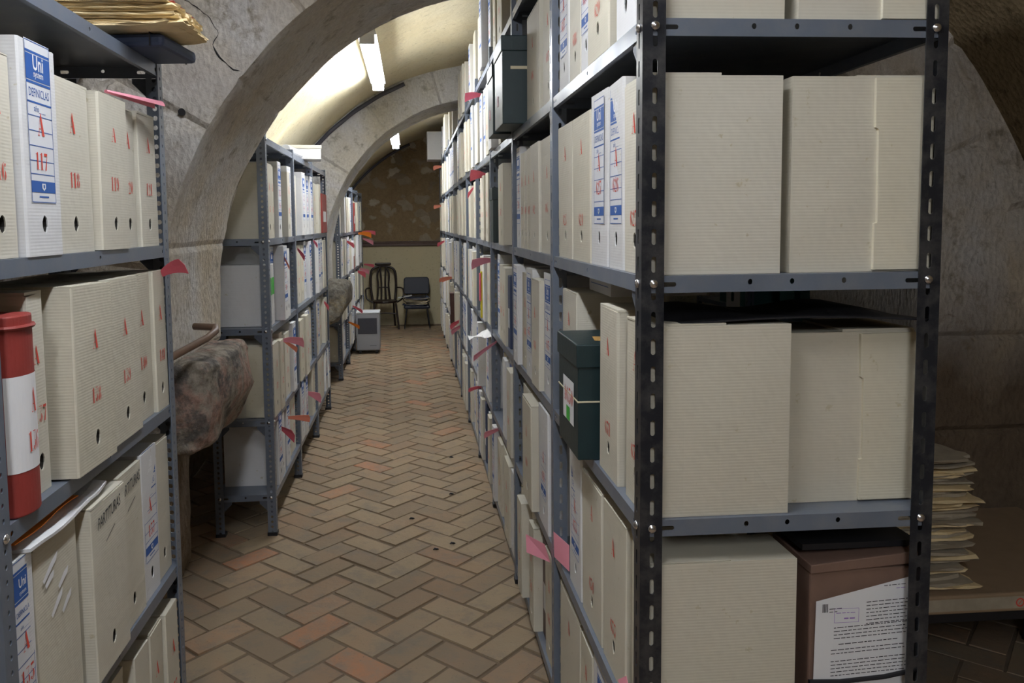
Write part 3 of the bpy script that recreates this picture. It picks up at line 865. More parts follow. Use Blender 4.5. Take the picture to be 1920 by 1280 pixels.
# back row of the nearest bay: spines face the other way
def BK(z, y0, y1, label, h=.36, out=.0, d=.265, flap=.40): P(RB, z, y0, y1, 'cream' if flap else 'white', h=h, out=out, d=d, label=label, flapw=flap, blank=1, panel=1)
BK(1.866, 1.43, 1.56, 'cream side of archive box, right of the pair on topmost visible shelf end', .36)
BK(1.409, 1.435, 1.575, 'white box with cream side flap, right of the pair on second shelf end', .36, .0, .27)
BK(.955, 1.475, 1.64, 'white box with cream flap under dark lid, third shelf end', .335, .005, .265)
for z, lv in ((1.866, 1), (1.409, 2), (.955, 3)):
    y = 1.66
    if lv == 3: continue
    for q, wd in enumerate((.15, .17, .14)):
        P(RB, z, y, y + wd, 'cream', label=f'cream archive box in back row behind the near end, {ORD[lv]} visible shelf, {ORD[q + 2]} deep', blank=1, lvl=lv); y += wd + .012

specials = [  # run, level, y0, y1, kind, h, out, colour words
 (RR, 2, 3.93, 4.07, 'green', .27, .02, 'slim dark green box on the second visible shelf of the right shelving'),
 (RR, 3, 3.44, 3.52, 'navy', .32, .0, 'thin navy blue file standing on third visible shelf, right shelving'),
 (RR, 4, 4.86, 4.95, 'ochre', .33, .02, 'orange brown file standing beside folded white papers, right shelving'),
 (RR, 5, 2.56, 2.66, 'brown', .35, -.01, 'dark brown binder with small white label on the lowest right shelf'),
 (RR, 4, 7.80, 7.95, 'brown', .3, .05, 'dark brown binder on the fourth visible shelf, far along right shelving'),
 (RR, 2, 9.2, 9.5, 'brown', .37, .0, 'dark maroon binder far along the second visible right shelf'),
 (RR, 1, 10.9, 11.1, 'red', .34, .0, 'red binder at the far end of the top visible right shelf'),
 (RR, 5, 4.63, 4.70, 'navy', .36, .0, 'navy blue file on lowest right shelf just above the floor'),
 (RR, 4, 5.75, 5.85, 'navy', .36, .0, 'navy blue file on fourth visible right shelf'),
 (R2, 1, 6.17, 6.50, 'red', .30, .02, 'bright red binder with white labels at end of middle left shelving'),
 (R3, 1, 9.62, 9.80, 'red', .34, .02, 'red binder with white label on top box shelf, farthest left shelving'),
 (R3, 2, 9.42, 9.55, 'redw', .33, .02, 'red and white binder on second shelf, farthest left shelving'),
 (R2, 2, 3.93, 3.99, 'greens', .30, .0, 'thin white file with green stripe, nearer of the two, middle left shelving'),
 (R2, 2, 4.00, 4.06, 'greens', .30, .0, 'thin white file with green stripe, farther of the two, middle left shelving'),
 (RR, 0, 10.6, 11.0, 'whiteout', .36, .19, 'white box jutting out from the top at the far end of right shelving'),
]
KIND = dict(green='slim_box', navy='file', ochre='file', brown='binder', red='binder', redw='binder', greens='file', whiteout='carton')
ZL = {id(RR): ZR, id(R2): Z2, id(R3): Z3, id(R1): Z1}
for run, lv, y0, y1, kd, h, out, lab in specials:
    other(kd, run, ZL[id(run)][lv], y0, y1, h, out, lab, KIND[kd], {'slim_box': 'box', 'carton': 'box'}.get(KIND[kd], KIND[kd]))
hints = [  # explicit archive boxes further in
 (RR, 2, 2.37, 2.59, 'cream', '603', 0), (RR, 2, 2.61, 2.81, 'cream', '602', .005), (RR, 2, 2.82, 2.90, 'cream', '601', 0), (RR, 2, 2.905, 2.99, 'cream', '600', 0), (RR, 2, 2.995, 3.08, 'cream', '599', 0), (RR, 2, 3.085, 3.20, 'blue', '598', 0),
 (RR, 1, 2.36, 2.55, 'cream', '607', 0), (RR, 1, 2.62, 2.90, 'cream', '606', 0),
 (RR, 4, 2.42, 2.60, 'blue', '611', .01), (RR, 4, 2.64, 2.86, 'cream', '610', .03), (RR, 4, 2.87, 3.05, 'cream', '609', .0), (RR, 5, 2.40, 2.54, 'cream', '616', .0),
 (RR, 3, 2.40, 2.55, 'blue', '647', 0), (RR, 3, 2.565, 2.72, 'cream', '646', .015), (RR, 3, 2.74, 2.88, 'blue', '645', .01), (RR, 3, 2.90, 3.06, 'cream', '644', .0),
 (R2, 1, 3.93, 4.10, 'cream', '95', 0), (R2, 1, 4.20, 4.31, 'blue', '96', .01), (R2, 1, 4.52, 4.66, 'blue', '97', .01), (R2, 1, 4.80, 4.93, 'cream', '98', 0), (R2, 1, 5.05, 5.20, 'blue', '99', .02), (R2, 1, 5.21, 5.33, 'cream', '100', 0), (R2, 1, 5.50, 5.64, 'blue', '101', .015), (R2, 1, 5.80, 5.92, 'cream', '102', 0),
]
for run, lv, y0, y1, st, num, out in hints:
    P(run, ZL[id(run)][lv], y0, y1, st, num=num, out=out, lvl=lv, label=f"{'blue-labelled white' if st == 'blue' else 'cream'} archive box stamped A {num} on the {run.name}")

def fill(run, lv, skip=(), first_bay=0, num0=500, dens=.93, hmax=None):
    Z = ZL[id(run)]; z = Z[lv]; num = num0
    for bay in range(first_bay, run.n):
        a = run.Y0 + bay * run.L + (.045 if True else 0); b = run.Y0 + (bay + 1) * run.L - rng.choice([.03, .05, .07, .10])
        occ = sorted([(t['yc'] - t['w'] / 2, t['yc'] + t['w'] / 2) for t in BOXES + OTHERS if t['run'] is run and abs(t['z'] - z) < .01 and a - .1 < t['yc'] < b + .1] + list(skip))
        y = a; cnt = 0
        while y < b - .08:
            st = rng.choices(['cream', 'blue', 'white', 'cream2'], [6, 4, .6, 1])[0]
            wd = {'cream': rng.choice([.12, .14, .155, .17, .19]), 'blue': rng.choice([.115, .12, .15]), 'white': .11, 'cream2': .10}[st]
            st = 'cream' if st == 'cream2' else st
            hit = [o for o in occ if o[0] < y + wd + .003 and o[1] > y - .003]
            if hit:
                gap = hit[0][0] - y
                if gap > .085: wd = gap - .004
                else: y = max(o[1] for o in hit) + .004; continue
            if y + wd > b: wd = b - y
            if wd < .08: break
            if rng.random() > dens: y += rng.uniform(.05, .12); continue
            cnt += 1; num += 1
            h = (.36 if st != 'blue' else .388) + rng.uniform(-.012, .01)
            if hmax: h = min(h, hmax)
            P(run, z, y, y + wd, st, h=h, out=min(.032, max(-.025, rng.gauss(.006, .018))), num=str(num), lean=rng.choice([0, 0, 0, .012, -.012, .02]), bay=bay, lvl=lv)
            y += wd + rng.choice([.003, .005, .01, .03])
# parts of the top shelf under the arches stay empty
fill(RR, 0, first_bay=2, skip=[(2.0, 3.66), (6.62, 7.50)], num0=200, hmax=.385)
for lv, n0 in ((1, 540), (2, 560), (3, 620), (4, 600), (5, 580)): fill(RR, lv, first_bay=1, num0=n0 - 60, skip=[(4.595, 4.645)] if lv == 3 else [])
for lv, n0 in ((1, 90), (2, 142), (3, 170), (4, 205)): fill(R2, lv, num0=n0, dens=.84, hmax={1: .388, 2: .384, 3: .385, 4: .325}[lv])
for lv, n0 in ((1, 230), (2, 260), (3, 290), (4, 320)): fill(R3, lv, num0=n0, hmax={1: .39, 2: .385, 3: .382, 4: .345}[lv], dens=.9)
for b_ in BOXES:      # the first boxes of the middle and far left shelving show their seamed side
    if b_['run'] in (R2, R3) and b_['yc'] - b_['w'] / 2 < b_['run'].Y0 + .05: b_['kw']['flapw'] = .52; b_['kw']['panel'] = 1

# rank and build
def screen_area(t):
    run = t['run']; y0 = t['yc'] - t['w'] / 2; y1 = t['yc'] + t['w'] / 2
    a = cproj(t['x'], y0, t['z']); b = cproj(t['x'], y1, t['z']); c = cproj(t['x'], y0, t['z'] + t['h'])
    if a[0] < -500 and b[0] < 0: return 0
    v0 = max(0, min(a[1], c[1])); v1 = min(1280, max(a[1], c[1]))
    return max(0, abs(a[0] - b[0])) * max(0, v1 - v0) * (3 if t['kw'].get('panel') else 1)
for t in BOXES: t['area'] = screen_area(t) if t['run'] is not RB else 1e6
order = sorted(BOXES, key=lambda t: -t['area'])
IND = {id(t) for t in order[:299]}
LVW = {id(RR): ['topmost', 'first', 'second', 'third', 'fourth', 'lowest'], id(R2): ['', 'top', 'second', 'third', 'lowest'], id(R3): ['', 'top', 'second', 'third', 'lowest']}
cnts = {}
for t in sorted(BOXES, key=lambda t: (t['run'].name, t['lvl'], t['yc'])):
    if t['run'] in (RR, R2, R3):
        bay = min(t['run'].n - 1, max(0, int((t['yc'] - t['run'].Y0) / t['run'].L))); k = (t['run'].name, t['lvl'], bay)
        cnts[k] = cnts.get(k, 0) + 1
        if not t['label']:
            col = {'cream': 'cream', 'blue': 'blue-labelled', 'white': 'plain white'}[t['style']]
            t['label'] = f"{col} archive box, {ORD[cnts[k]]} in {ORD[bay + 1]} bay, {LVW[id(t['run'])][t['lvl']]} shelf, {t['run'].name}"
GROUPS = {id(RR): 'archive boxes on the long right shelving', id(R1): 'archive boxes on the nearest left shelving', id(R2): 'archive boxes on the middle left shelving', id(R3): 'archive boxes on the farthest left shelving', id(RB): 'archive boxes in the back row of the right shelving'}
REST = MB()
RESTM = [CREAM, WHITE, RED, BLUE, HOLE_SHADE, LABEL, WINK]
NOTE = [('PARTITURAS', .315, .125, .10), ('_____', .285, .055, .35)]
for t in BOXES:
    r = random.Random(int(t['yc'] * 1000) + t['lvl'] * 77)
    st = t['style']; kw = t['kw']; w_, h_ = t['w'], t['h']
    th = -PI / 2 if t['run'].side > 0 else PI / 2
    lift = abs(math.sin(t['lean'])) * w_ / 2 + .0006
    loc = (t['x'], t['yc'], t['z'] + lift); rot = (0, t['lean'], th)
    ind = id(t) in IND
    near = t['area'] > 1500
    blank = kw.get('blank') or kw.get('smear') or kw.get('note') or st == 'white'
    zA = kw.get('zA', .235); zN = kw.get('zN', .15 if st == 'blue' else .128)
    if st == 'blue': zA = .212; zN = kw.get('zN', .152)
    if ind:
        m = MB()
        archive_mb(m, w_, t['d'], h_, t['num'] or '', zA, zN, kw.get('zH', .056), r, True, 2 if near else 1, not blank, NOTE if kw.get('note') else None, st)
        if kw.get('smear'):
            for a, b, l, rt in ((-.03, .31, .07, .5), (.02, .27, .05, .5), (-.01, .235, .06, .6), (.03, .22, .05, .6), (-.035, .29, .04, .45)):
                c, q = math.cos(rt), math.sin(rt)
                pts = [(-l / 2, -.004), (l * .3, -.007), (l / 2, .002), (l * .1, .007), (-l / 2, .005)]
                m.add([(a + x * c - z * q, -.0016, b + x * q + z * c) for x, z in pts], [(0, 1, 2, 3, 4)], 4)
        o = m.build('archive_box', [BM[st], RED, BINK, HOLE_SHADE, WINK], None, loc, rot)
        tag(o, t['label'], 'box', GROUPS[id(t['run'])])
        if st == 'blue': link('spine_label', label_mesh(w_, not near), o)
        if kw.get('panel') or t['run'] is RB:
            sx = 1 if t['run'].side > 0 else -1
            fw = kw.get('flapw', .4) or .4
            if t['run'].side < 0: fxs = -1
            else: fxs = 1
            x0 = fxs * (w_ / 2 + .0068); D = t['d']
            p = MB()
            dd = D * fw
            poly = [(.002, .004), (dd + .004, .004), (dd + .004, h_ * .25), (dd - .002, h_ * .255), (dd, h_ * .73), (dd + .006, h_ * .74), (dd + .007, h_ - .004), (.002, h_ - .002)]
            p.prism(poly, lambda a, b, q: (x0 + q * fxs, a, b), -.0065, .0008)
            f = p.build('side_flap', PANEL, o); f['label'] = 'cream side flap'
            if t['yc'] < 2 and t['style'] != 'x': pass
    else:
        m = MB(); far = True
        archive_mb(m, w_, t['d'], h_, t['num'] or '', zA, zN, .056, r, True, 1, not blank, None, st)
        b0 = 0 if st == 'cream' else 1
        M = Matrix.Translation(loc) @ Matrix.Rotation(th, 4, 'Z') @ Matrix.Rotation(t['lean'], 4, 'Y')
        mm = {0: b0, 1: 2, 2: 3, 3: 4}
        o = len(REST.v); REST.v += [tuple(M @ Vector(v)) for v in m.v]; REST.f += [tuple(i + o for i in f) for f in m.f]; REST.m += [mm[i] for i in m.m]
        if st == 'blue':
            l = MB(); label_mb(l, w_, -.0006, 5, 3, 6, far=True)
            o = len(REST.v); REST.v += [tuple(M @ Vector(v)) for v in l.v]; REST.f += [tuple(i + o for i in f) for f in l.f]; REST.m += l.m
if REST.v:
    o = REST.build('archive_boxes', RESTM)
    tag(o, 'many small distant cream and white archive boxes filling the far bays of the shelving', 'boxes', None, 'stuff')

# binders, files, lidded boxes
def bookish(m, w_, d, h, mat_i=0): m.box(-w_ / 2, w_ / 2, 0, d, 0, h, mat_i)
for t in OTHERS:
    th = -PI / 2 if t['run'].side > 0 else PI / 2
    loc = (t['x'], t['yc'], t['z'] + .001); k = t['kind']; w_, d, h = t['w'], t['d'], t['h']
    e = empty(t['name'], t['label'], t['cat'], loc, (0, t['lean'], th), t['group'])
    m = MB()
    if k == 'greenbox':
        lid = .055
        m.box(-w_ / 2, w_ / 2, 0, d, 0, h - .01); m.build('body', GREEN, e, bevel=.003)
        m = MB(); m.box(-w_ / 2 - .004, w_ / 2 + .004, -.004, d + .004, h - lid, h); l = m.build('lid', GREEN, e, bevel=.003)
        if t['kw'].get('sticker'):
            m = MB(); m.add([(-.055, 0, 0), (.075, 0, 0), (.075, 0, .105), (-.055, 0, .105)], [(0, 1, 2, 3)], 0)
            stencil(m, 'A', -.026, .045, .040, -.0006, 1, 1.0); stencil(m, '650', .030, .044, .040, -.0006, 1, 1.0)
            m.add([(-.012, -.0006, .002), (.030, -.0006, .002), (.030, -.0006, .036), (-.012, -.0006, .036)], [(0, 1, 2, 3)], 2)
            lb = m.build('label', [PAPERW, RED, GREENP], e, (.0, -.0012, .068)); lb['label'] = 'white label stamped A650 with green sticker'
            m = MB(); m.add([(.0, .06, .0006), (.07, .05, .0006), (.09, .13, .0006), (.01, .15, .0006)], [(0, 1, 2, 3)]); s_ = m.build('tape_patch', OCHRE, l, (0, 0, h)); s_['label'] = 'tan patch on the lid'
            m = MB(); m.box(-w_ / 2 - .0015, w_ / 2 + .0015, -.0015, d, h * .50, h * .50 + .0035); m.build('string', STRING, e)
        elif t['kw'].get('band'):
            m = MB(); m.box(-w_ / 2 - .0015, w_ / 2 + .0015, .03, d, h * .62, h * .62 + .011); b_ = m.build('elastic_band', STRING, e)
            m = MB(); m.add([(-.03, 0, .0), (.0, 0, 0), (.0, 0, .04), (-.03, 0, .04)], [(0, 1, 2, 3)]); m.build('label', PINK, e, (0, -.001, .08))
        else:
            m = MB(); m.add([(-.03, 0, .0), (.0, 0, 0), (.0, 0, .04), (-.03, 0, .04)], [(0, 1, 2, 3)]); m.build('label', PINK, e, (0, -.001, .07))
    elif k == 'redcyl':
        R = w_ / 2 * .98
        pr_ = [(R * math.cos(PI + PI * i / 16), R * .55 * math.sin(PI + PI * i / 16)) for i in range(17)]
        m.prism([(-R, .2)] [:0] + pr_ + [(R, .24), (-R, .24)], lambda a, b, q: (a, b + .03, q), 0, h); m.build('body', REDB, e, bevel=.003)
        m = MB(); g = [(1.02 * a, 1.03 * b + .03) for a, b in pr_]
        grid(m, [[(a, b, .075) for a, b in g], [(a, b, .235) for a, b in g]], 0, True)
        def on(x): return .03 - R * .55 * 1.05 * math.sqrt(max(0, 1 - (x / R) ** 2)) - .0008
        mm = MB(); stencil(mm, 'A', .004, .17, .042, 0, 1, .62); stencil(mm, '136', .0, .105, .034, 0, 1, .5)
        m.add([(x, on(x), z) for x, y, z in mm.v], mm.f, 1)
        l = m.build('label', [PAPERW, RED], e); l['label'] = 'white label stamped A 136'
        m = MB(); m.tube([(R * 1.04 * math.cos(2 * PI * i / 24), .03 + R * .6 * math.sin(2 * PI * i / 24), h - .02) for i in range(12, 25)], .004, 6); m.build('rim', REDB, e)
    elif k == 'green':
        m.box(-w_ / 2, w_ / 2, 0, d, 0, h * .86); m.build('body', GREEN, e, bevel=.002)
        m = MB(); m.box(-w_ / 2 - .005, w_ / 2 + .005, -.005, d, h * .78, h); m.build('lid', GREEN, e, bevel=.002)
    elif k in ('navy', 'ochre', 'brown', 'red', 'redw', 'greens', 'whiteout'):
        mt = dict(navy=NAVY, ochre=OCHRE, brown=BROWN, red=REDB, redw=PAPERW, greens=WHITE, whiteout=WHITE)[k]
        m.box(-w_ / 2, w_ / 2, 0, d, 0, h); m.build('cover', mt, e, bevel=.003)
        m = MB()
        if k == 'greens':
            m.add([(-w_ / 2, 0, h * .5), (w_ / 2, 0, h * .5), (w_ / 2, 0, h * .78), (-w_ / 2, 0, h * .78)], [(0, 1, 2, 3)]); m.build('stripe', GREENP, e, (0, -.0008, 0))
        elif k == 'redw':
            m.add([(-w_ / 2, 0, 0), (w_ / 2, 0, 0), (w_ / 2, 0, h * .45), (-w_ / 2, 0, h * .45)], [(0, 1, 2, 3)]); m.build('spine_band', REDB, e, (0, -.0008, 0))
        elif k != 'whiteout':
            m.add([(-w_ * .3, 0, h * .28), (w_ * .3, 0, h * .28), (w_ * .3, 0, h * .55), (-w_ * .3, 0, h * .55)], [(0, 1, 2, 3)]); m.build('label', PAPERW if k != 'ochre' else OCHRE, e, (0, -.0008, 0))
        else:
            m.box(-w_ / 2 - .003, w_ / 2 + .003, -.003, d + .003, h - .03, h + .002); m.build('lid', WHITE, e)
# ------------------------------------------------------------------ the near end: folder with a letter, covers
e = empty('document_folder', 'brown folder holding a typed white letter under a black strap, lower right shelf end', 'folder', (.763, 1.452, .523))
m = MB(); m.box(0, .222, 0, .14, 0, .305); m.build('cover', KRAFT, e, bevel=.004)
m = MB(); m.prism([(-.002, .300), (.226, .314), (.226, .338), (-.002, .318)], lambda a, b, t: (a, t, b), -.006, .16); f = m.build('flap', KRAFT, e, bevel=.002)
m = MB()
m.add([(0, 0, 0), (.205, 0, .0), (.203, 0, .232), (.003, 0, .188)], [(0, 1, 2, 3)], 0)
rl = random.Random(5)
def bars(x0, x1, z, h, mi=1, sl=.05):
    x = x0
    while x < x1 - .004:
        wd = min(x1 - x, rl.uniform(.004, .013)); 
        m.add([(x, -.0006, z + x * sl), (x + wd, -.0006, z + (x + wd) * sl), (x + wd, -.0006, z + h + (x + wd) * sl), (x, -.0006, z + h + x * sl)], [(0, 1, 2, 3)], mi); x += wd + .0022
for i in range(7): bars(.105, .19, .176 - .0072 * i, .0016)
for i in range(4): bars(.04, .19, .130 - .0072 * i, .0016)
bars(.05, .17, .096, .0018)
for i in range(2): bars(.035, .185, .085 - .0072 * i, .0016)
for i in range(5): bars(.035, .19, .062 - .0072 * i, .0016)
bars(.14, .185, .206, .0014); bars(.165, .185, .199, .0014, 2)
for x in (.016, .019, .022, .025): m.add([(x, -.0006, .165), (x + .0018, -.0006, .165), (x + .0018, -.0006, .182), (x, -.0006, .182)], [(0, 1, 2, 3)], 1)
bars(.030, .055, .169, .0016); bars(.030, .046, .163, .0014)
for a, b, c_, d_ in ((.04, .09, .171, .1718), (.04, .09, .143, .1438), (.04, .0408, .143, .1718), (.0892, .09, .143, .1718)):
    m.add([(a, -.0006, c_), (b, -.0006, c_), (b, -.0006, d_), (a, -.0006, d_)], [(0, 1, 2, 3)], 2)
bars(.044, .084, .162, .0014, 2, 0); bars(.06, .082, .150, .003, 2, 0)
l = m.build('letter', [PAPERW, BINK, PURPLE], e, (.006, -.0075, .058)); l['label'] = 'typed white letter with a small purple stamp'
m = MB(); m.tube([(-.003, -.010, .086), (.06, -.0105, .083), (.15, -.0105, .088), (.227, -.010, .100), (.228, .02, .100)], .0045, 8); m.build('strap', BLACKC, e)
o = MB(); o.box(0, .235, 0, .27, 0, .012); o = o.build('file_cover', BLACKC, None, (.755, 1.47, .8615), (0, 0, 0)); tag(o, 'black file cover lying on top of the brown folder', 'file')
def sheet(name, pts_rows, mat, label, cat, group=None, th=.0006, parent=None):
    m = MB(); grid(m, pts_rows); o = m.build(name, mat, parent, smooth=False)
    md = o.modifiers.new('s', 'SOLIDIFY'); md.thickness = th; md.offset = 0
    if label: tag(o, label, cat, group)
    return o
sheet('file_cover', [[(.47 + .505 * i / 14, y, 1.3165 + .010 * math.sin(i / 14 * PI) + (.010 if y > 1.5 else 0) * math.sin(i * .7)) for i in range(15)] for y in (1.43, 1.46, 1.55, 1.70)], BLACKC, 'wide dark sheet lying bowed over the two boxes on third shelf end', 'sheet', th=.003)

# folder and papers on the near left shelving
e = empty('document_folder', 'navy blue elastic folder lying on the near left shelving, under old papers', 'folder', (-.735, 2.10, 1.931), (0, 0, -.10))
m = MB(); m.box(-.20, .175, -.115, .105, 0, .030); m.build('cover', NAVY, e, bevel=.010)
m = MB(); m.tube([(.145, -.117, .0), (.145, -.117, .031), (.145, .107, .031), (.145, .107, 0)], .0018, 6); m.build('elastic_band', BLACKC, e)
def papers(name, label, x, y, z, wx, wy, n, th, mat, seed, cat='papers', rotv=.15, jit=.012, cover=None, group=None, mats=None):
    r = random.Random(seed)
    e = empty(name, label, cat, (x, y, z), (0, 0, 0), group); zz = 0
    for i in range(n):
        t = th * r.uniform(.6, 1.5); m = MB()
        a = r.gauss(0, rotv); ox, oy = r.gauss(0, jit), r.gauss(0, jit)
        k = 12
        sx = wx * r.uniform(.86, 1.04); sy = wy * r.uniform(.86, 1.04); curl = r.uniform(-.003, .012)
        def P_(u, v, top):
            ex = (u - .5) * sx * (1 + (r.gauss(0, .018) if u in (0, 1) else 0)); ey = (v - .5) * sy * (1 + (r.gauss(0, .022) if v in (0, 1) else 0))
            dz = curl * (max(0, abs(u - .5) - .32) * 5) ** 2 * (1 if top else .7)
            return (ox + ex * math.cos(a) - ey * math.sin(a), oy + ex * math.sin(a) + ey * math.cos(a), (t if top else 0) + dz + .0012 * r.random())
        bt = [[P_(i_ / k, j_ / k, False) for j_ in range(k + 1)] for i_ in range(k + 1)]
        tp = [[P_(i_ / k, j_ / k, True) for j_ in range(k + 1)] for i_ in range(k + 1)]
        grid(m, tp, 0, True); grid(m, bt, 0, False)
        for edge in ([(0, j_) for j_ in range(k + 1)], [(k, j_) for j_ in range(k + 1)][::-1], [(i_, k) for i_ in range(k + 1)], [(i_, 0) for i_ in range(k + 1)][::-1]):
            grid(m, [[bt[p][q] for p, q in edge], [tp[p][q] for p, q in edge]], 0, False)
        mt = cover if (cover and i == n - 1) else (r.choice(mats) if mats else mat)
        m.build('sheaf', mt, e, (0, 0, zz)); zz += t + .0008
    return e
papers('paper_bundle', 'yellowed paper bundle with red sheet, on the navy folder on near left shelving', -.70, 2.02, 1.963, .36, .23, 15, .0028, PAPER, 3, 'papers', .05, .010, REDB)
# white folder with orange sheet over the torn box
e = empty('paper_sheets', 'white sheets and an orange sheet lying over the torn cream box, nearest left shelving', 'papers', (-.70, 1.49, .957), (0, 0, 0))
sheet('white_sheet', [[(-.15 + .20 * i / 8, -.12 + .34 * j / 8, .004 + .004 * math.sin(i + j) + (.012 if j == 8 else 0)) for j in range(9)] for i in range(9)], PAPERW, None, None, th=.006, parent=e)
sheet('orange_sheet', [[(-.14 + .165 * i / 4, -.12 + .26 * j / 8, .016 + .003 * math.sin(i * .5 + j)) for j in range(9)] for i in range(5)], ORANGE, None, None, th=.002, parent=e)

# carton and tube on the middle left shelving
e = empty('carton', 'small white carton overhanging the top of middle left shelving', 'box', (-.70, 5.36, 1.928), (0, 0, .12))
m = MB(); m.box(-.17, .12, -.10, .12, 0, .085); m.build('body', WHITE, e, bevel=.003)
m = MB(); m.box(-.172, .124, -.103, .123, .068, .09); m.build('lid', CREAM, e, bevel=.002)
m = MB(); m.tube([(-.72, 4.80, 1.952), (-.70, 5.20, 1.952)], .026, 16); o = m.build('paper_roll', PAPERW); tag(o, 'white paper roll lying beside carton on top of middle left shelving', 'roll')

# brown pipe on the first corbel, conduits on the arches
m = MB(); m.tube([(-.93, 2.46, 1.03), (-.80, 2.68, 1.075), (-.715, 2.84, 1.118), (-.70, 2.90, 1.135), (-.715, 2.96, 1.14), (-.80, 3.0, 1.14)], .013, 10)
o = m.build('pipe', PIPE, smooth=True); tag(o, 'bent brown pipe running over the big corbel stone', 'pipe')
def on_arc(sec, a, dr=0): return (sec[0] + (sec[2] - dr) * math.cos(a), sec[1] + (sec[2] - dr) * math.sin(a))
pts = []
for i in range(70):
    a = math.radians(150 - 42 * i / 69); x, z = on_arc(SECT[0], a, .075); pts.append((x, 2.70, z))
m = MB(); m.tube(pts, [.016 if i % 2 else .0135 for i in range(70)], 10); o = m.build('conduit', CONDUIT); tag(o, 'ribbed grey conduit along the seam of the near arch', 'conduit')
pts = []
for i in range(60):
    a = math.radians(152 - 40 * i / 59); x, z = on_arc(SECT[1], a, .036); pts.append((x, 6.715 + .01 * math.sin(i * .6), z))
m = MB(); m.tube(pts, .017, 8); o = m.build('conduit', CABLE, smooth=True); tag(o, 'dark cable following the outer edge of the second stone arch', 'cable')
pts = []
for i in range(40):
    a = math.radians(158 - 45 * i / 39); x, z = on_arc(SECT[2], a, .03); pts.append((x, 11.93, z))
m = MB(); m.tube(pts, .018, 8); o = m.build('conduit', CABLE, smooth=True); tag(o, 'thin dark cable along the vault edge at the far stone wall', 'cable')

# ------------------------------------------------------------------ dehumidifier
e = empty('dehumidifier', 'grey wheeled dehumidifier with dark grille standing at the end of the aisle', 'appliance', (-.515, 9.44, 0))
m = MB(); m.box(-.135, .135, -.14, .14, .04, .475); m.build('body', PLASTIC, e, bevel=.012)
m = MB(); m.box(-.138, .138, -.143, .143, .470, .49); m.build('top_panel', PLASTT, e, bevel=.008)
m = MB(); m.box(-.115, .105, -.1425, -.139, .235, .42, 0)
for i in range(28): z = .24 + i * .0063; m.box(-.112, .102, -.1440, -.1425, z, z + .0028, 0)
m.build('grille', GRILLE, e)
m = MB()
for i in range(7): m.box(.02 + i * .011, .027 + i * .011, -.1408, -.139, .095, .101, 0)
m.build('logo', GRILLE, e)
for x in (-.095, .095):
    for y in (-.10, .10):
        m = MB(); m.tube([(x - .012, y, .022), (x + .012, y, .022)], .021, 14); m.box(x - .016, x + .016, y - .012, y + .012, .03, .045); m.build('castor', LEGM, e)

# ------------------------------------------------------------------ chairs
def bent(pts, n=8):      # Catmull-Rom through points
    P_ = [Vector(p) for p in pts]; out = []
    for i in range(len(P_) - 1):
        p0, p1, p2, p3 = P_[max(0, i - 1)], P_[i], P_[i + 1], P_[min(len(P_) - 1, i + 2)]
        for k in range(n):
            t = k / n
            out.append(.5 * ((2 * p1) + (p2 - p0) * t + (2 * p0 - 5 * p1 + 4 * p2 - p3) * t * t + (3 * p1 - p0 - 3 * p2 + p3) * t ** 3))
    out.append(P_[-1]); return out
def part(e, name, mat, pts, r, n=8, nn=8):
    m = MB(); m.tube(bent(pts, nn), r, n); return m.build(name, mat, e, smooth=True)
e = empty('armchair', 'dark bentwood armchair with slatted hoop back against the far wall', 'chair', (-.395, 11.60, 0), (0, 0, .10))
HS_ = .375
m = MB()
ring = [(.19 * math.cos(2 * PI * i / 32), .185 * math.sin(2 * PI * i / 32)) for i in range(32)]
m.prism(ring, lambda a, b, t: (a, b, t), HS_, HS_ + .028); m.build('seat', WOODD, e, bevel=.006)
for sx in (-1, 1):
    part(e, 'leg', WOODD, [(sx * .15, -.14, HS_), (sx * .17, -.165, .18), (sx * .185, -.19, 0)], .014)
    part(e, 'leg', WOODD, [(sx * .14, .14, HS_), (sx * .15, .17, .18), (sx * .165, .21, 0)], .014)
    part(e, 'armrest', WOODD, [(sx * .17, -.12, HS_ + .01), (sx * .255, -.10, HS_ + .07), (sx * .27, -.05, HS_ + .17), (sx * .25, .06, HS_ + .20), (sx * .19, .17, HS_ + .20)], .012)
    part(e, 'slat', WOODD, [(sx * .095, .165, HS_ + .02), (sx * .075, .185, HS_ + .22), (sx * .085, .20, HS_ + .40), (sx * .045, .215, HS_ + .50)], .014)
    part(e, 'slat', WOODD, [(sx * .035, .17, HS_ + .02), (sx * .028, .19, HS_ + .25), (sx * .04, .215, HS_ + .50)], .013)
part(e, 'back_hoop', WOODD, [(-.16, .15, HS_), (-.185, .19, HS_ + .22), (-.17, .21, HS_ + .44), (-.08, .225, HS_ + .505), (0, .23, HS_ + .515), (.08, .225, HS_ + .505), (.17, .21, HS_ + .44), (.185, .19, HS_ + .22), (.16, .15, HS_)], .018)
part(e, 'leg_ring', WOODD, [(-.16, -.16, .22), (0, -.14, .235), (.16, -.16, .22)], .009)
part(e, 'cross_rail', WOODD, [(-.08, .185, HS_ + .20), (0, .19, HS_ + .205), (.08, .185, HS_ + .20)], .009)
m = MB(); m.box(-.12, .12, .185, .245, HS_ + .525, HS_ + .565); m.build('head_rail', WOODD, e, bevel=.018)

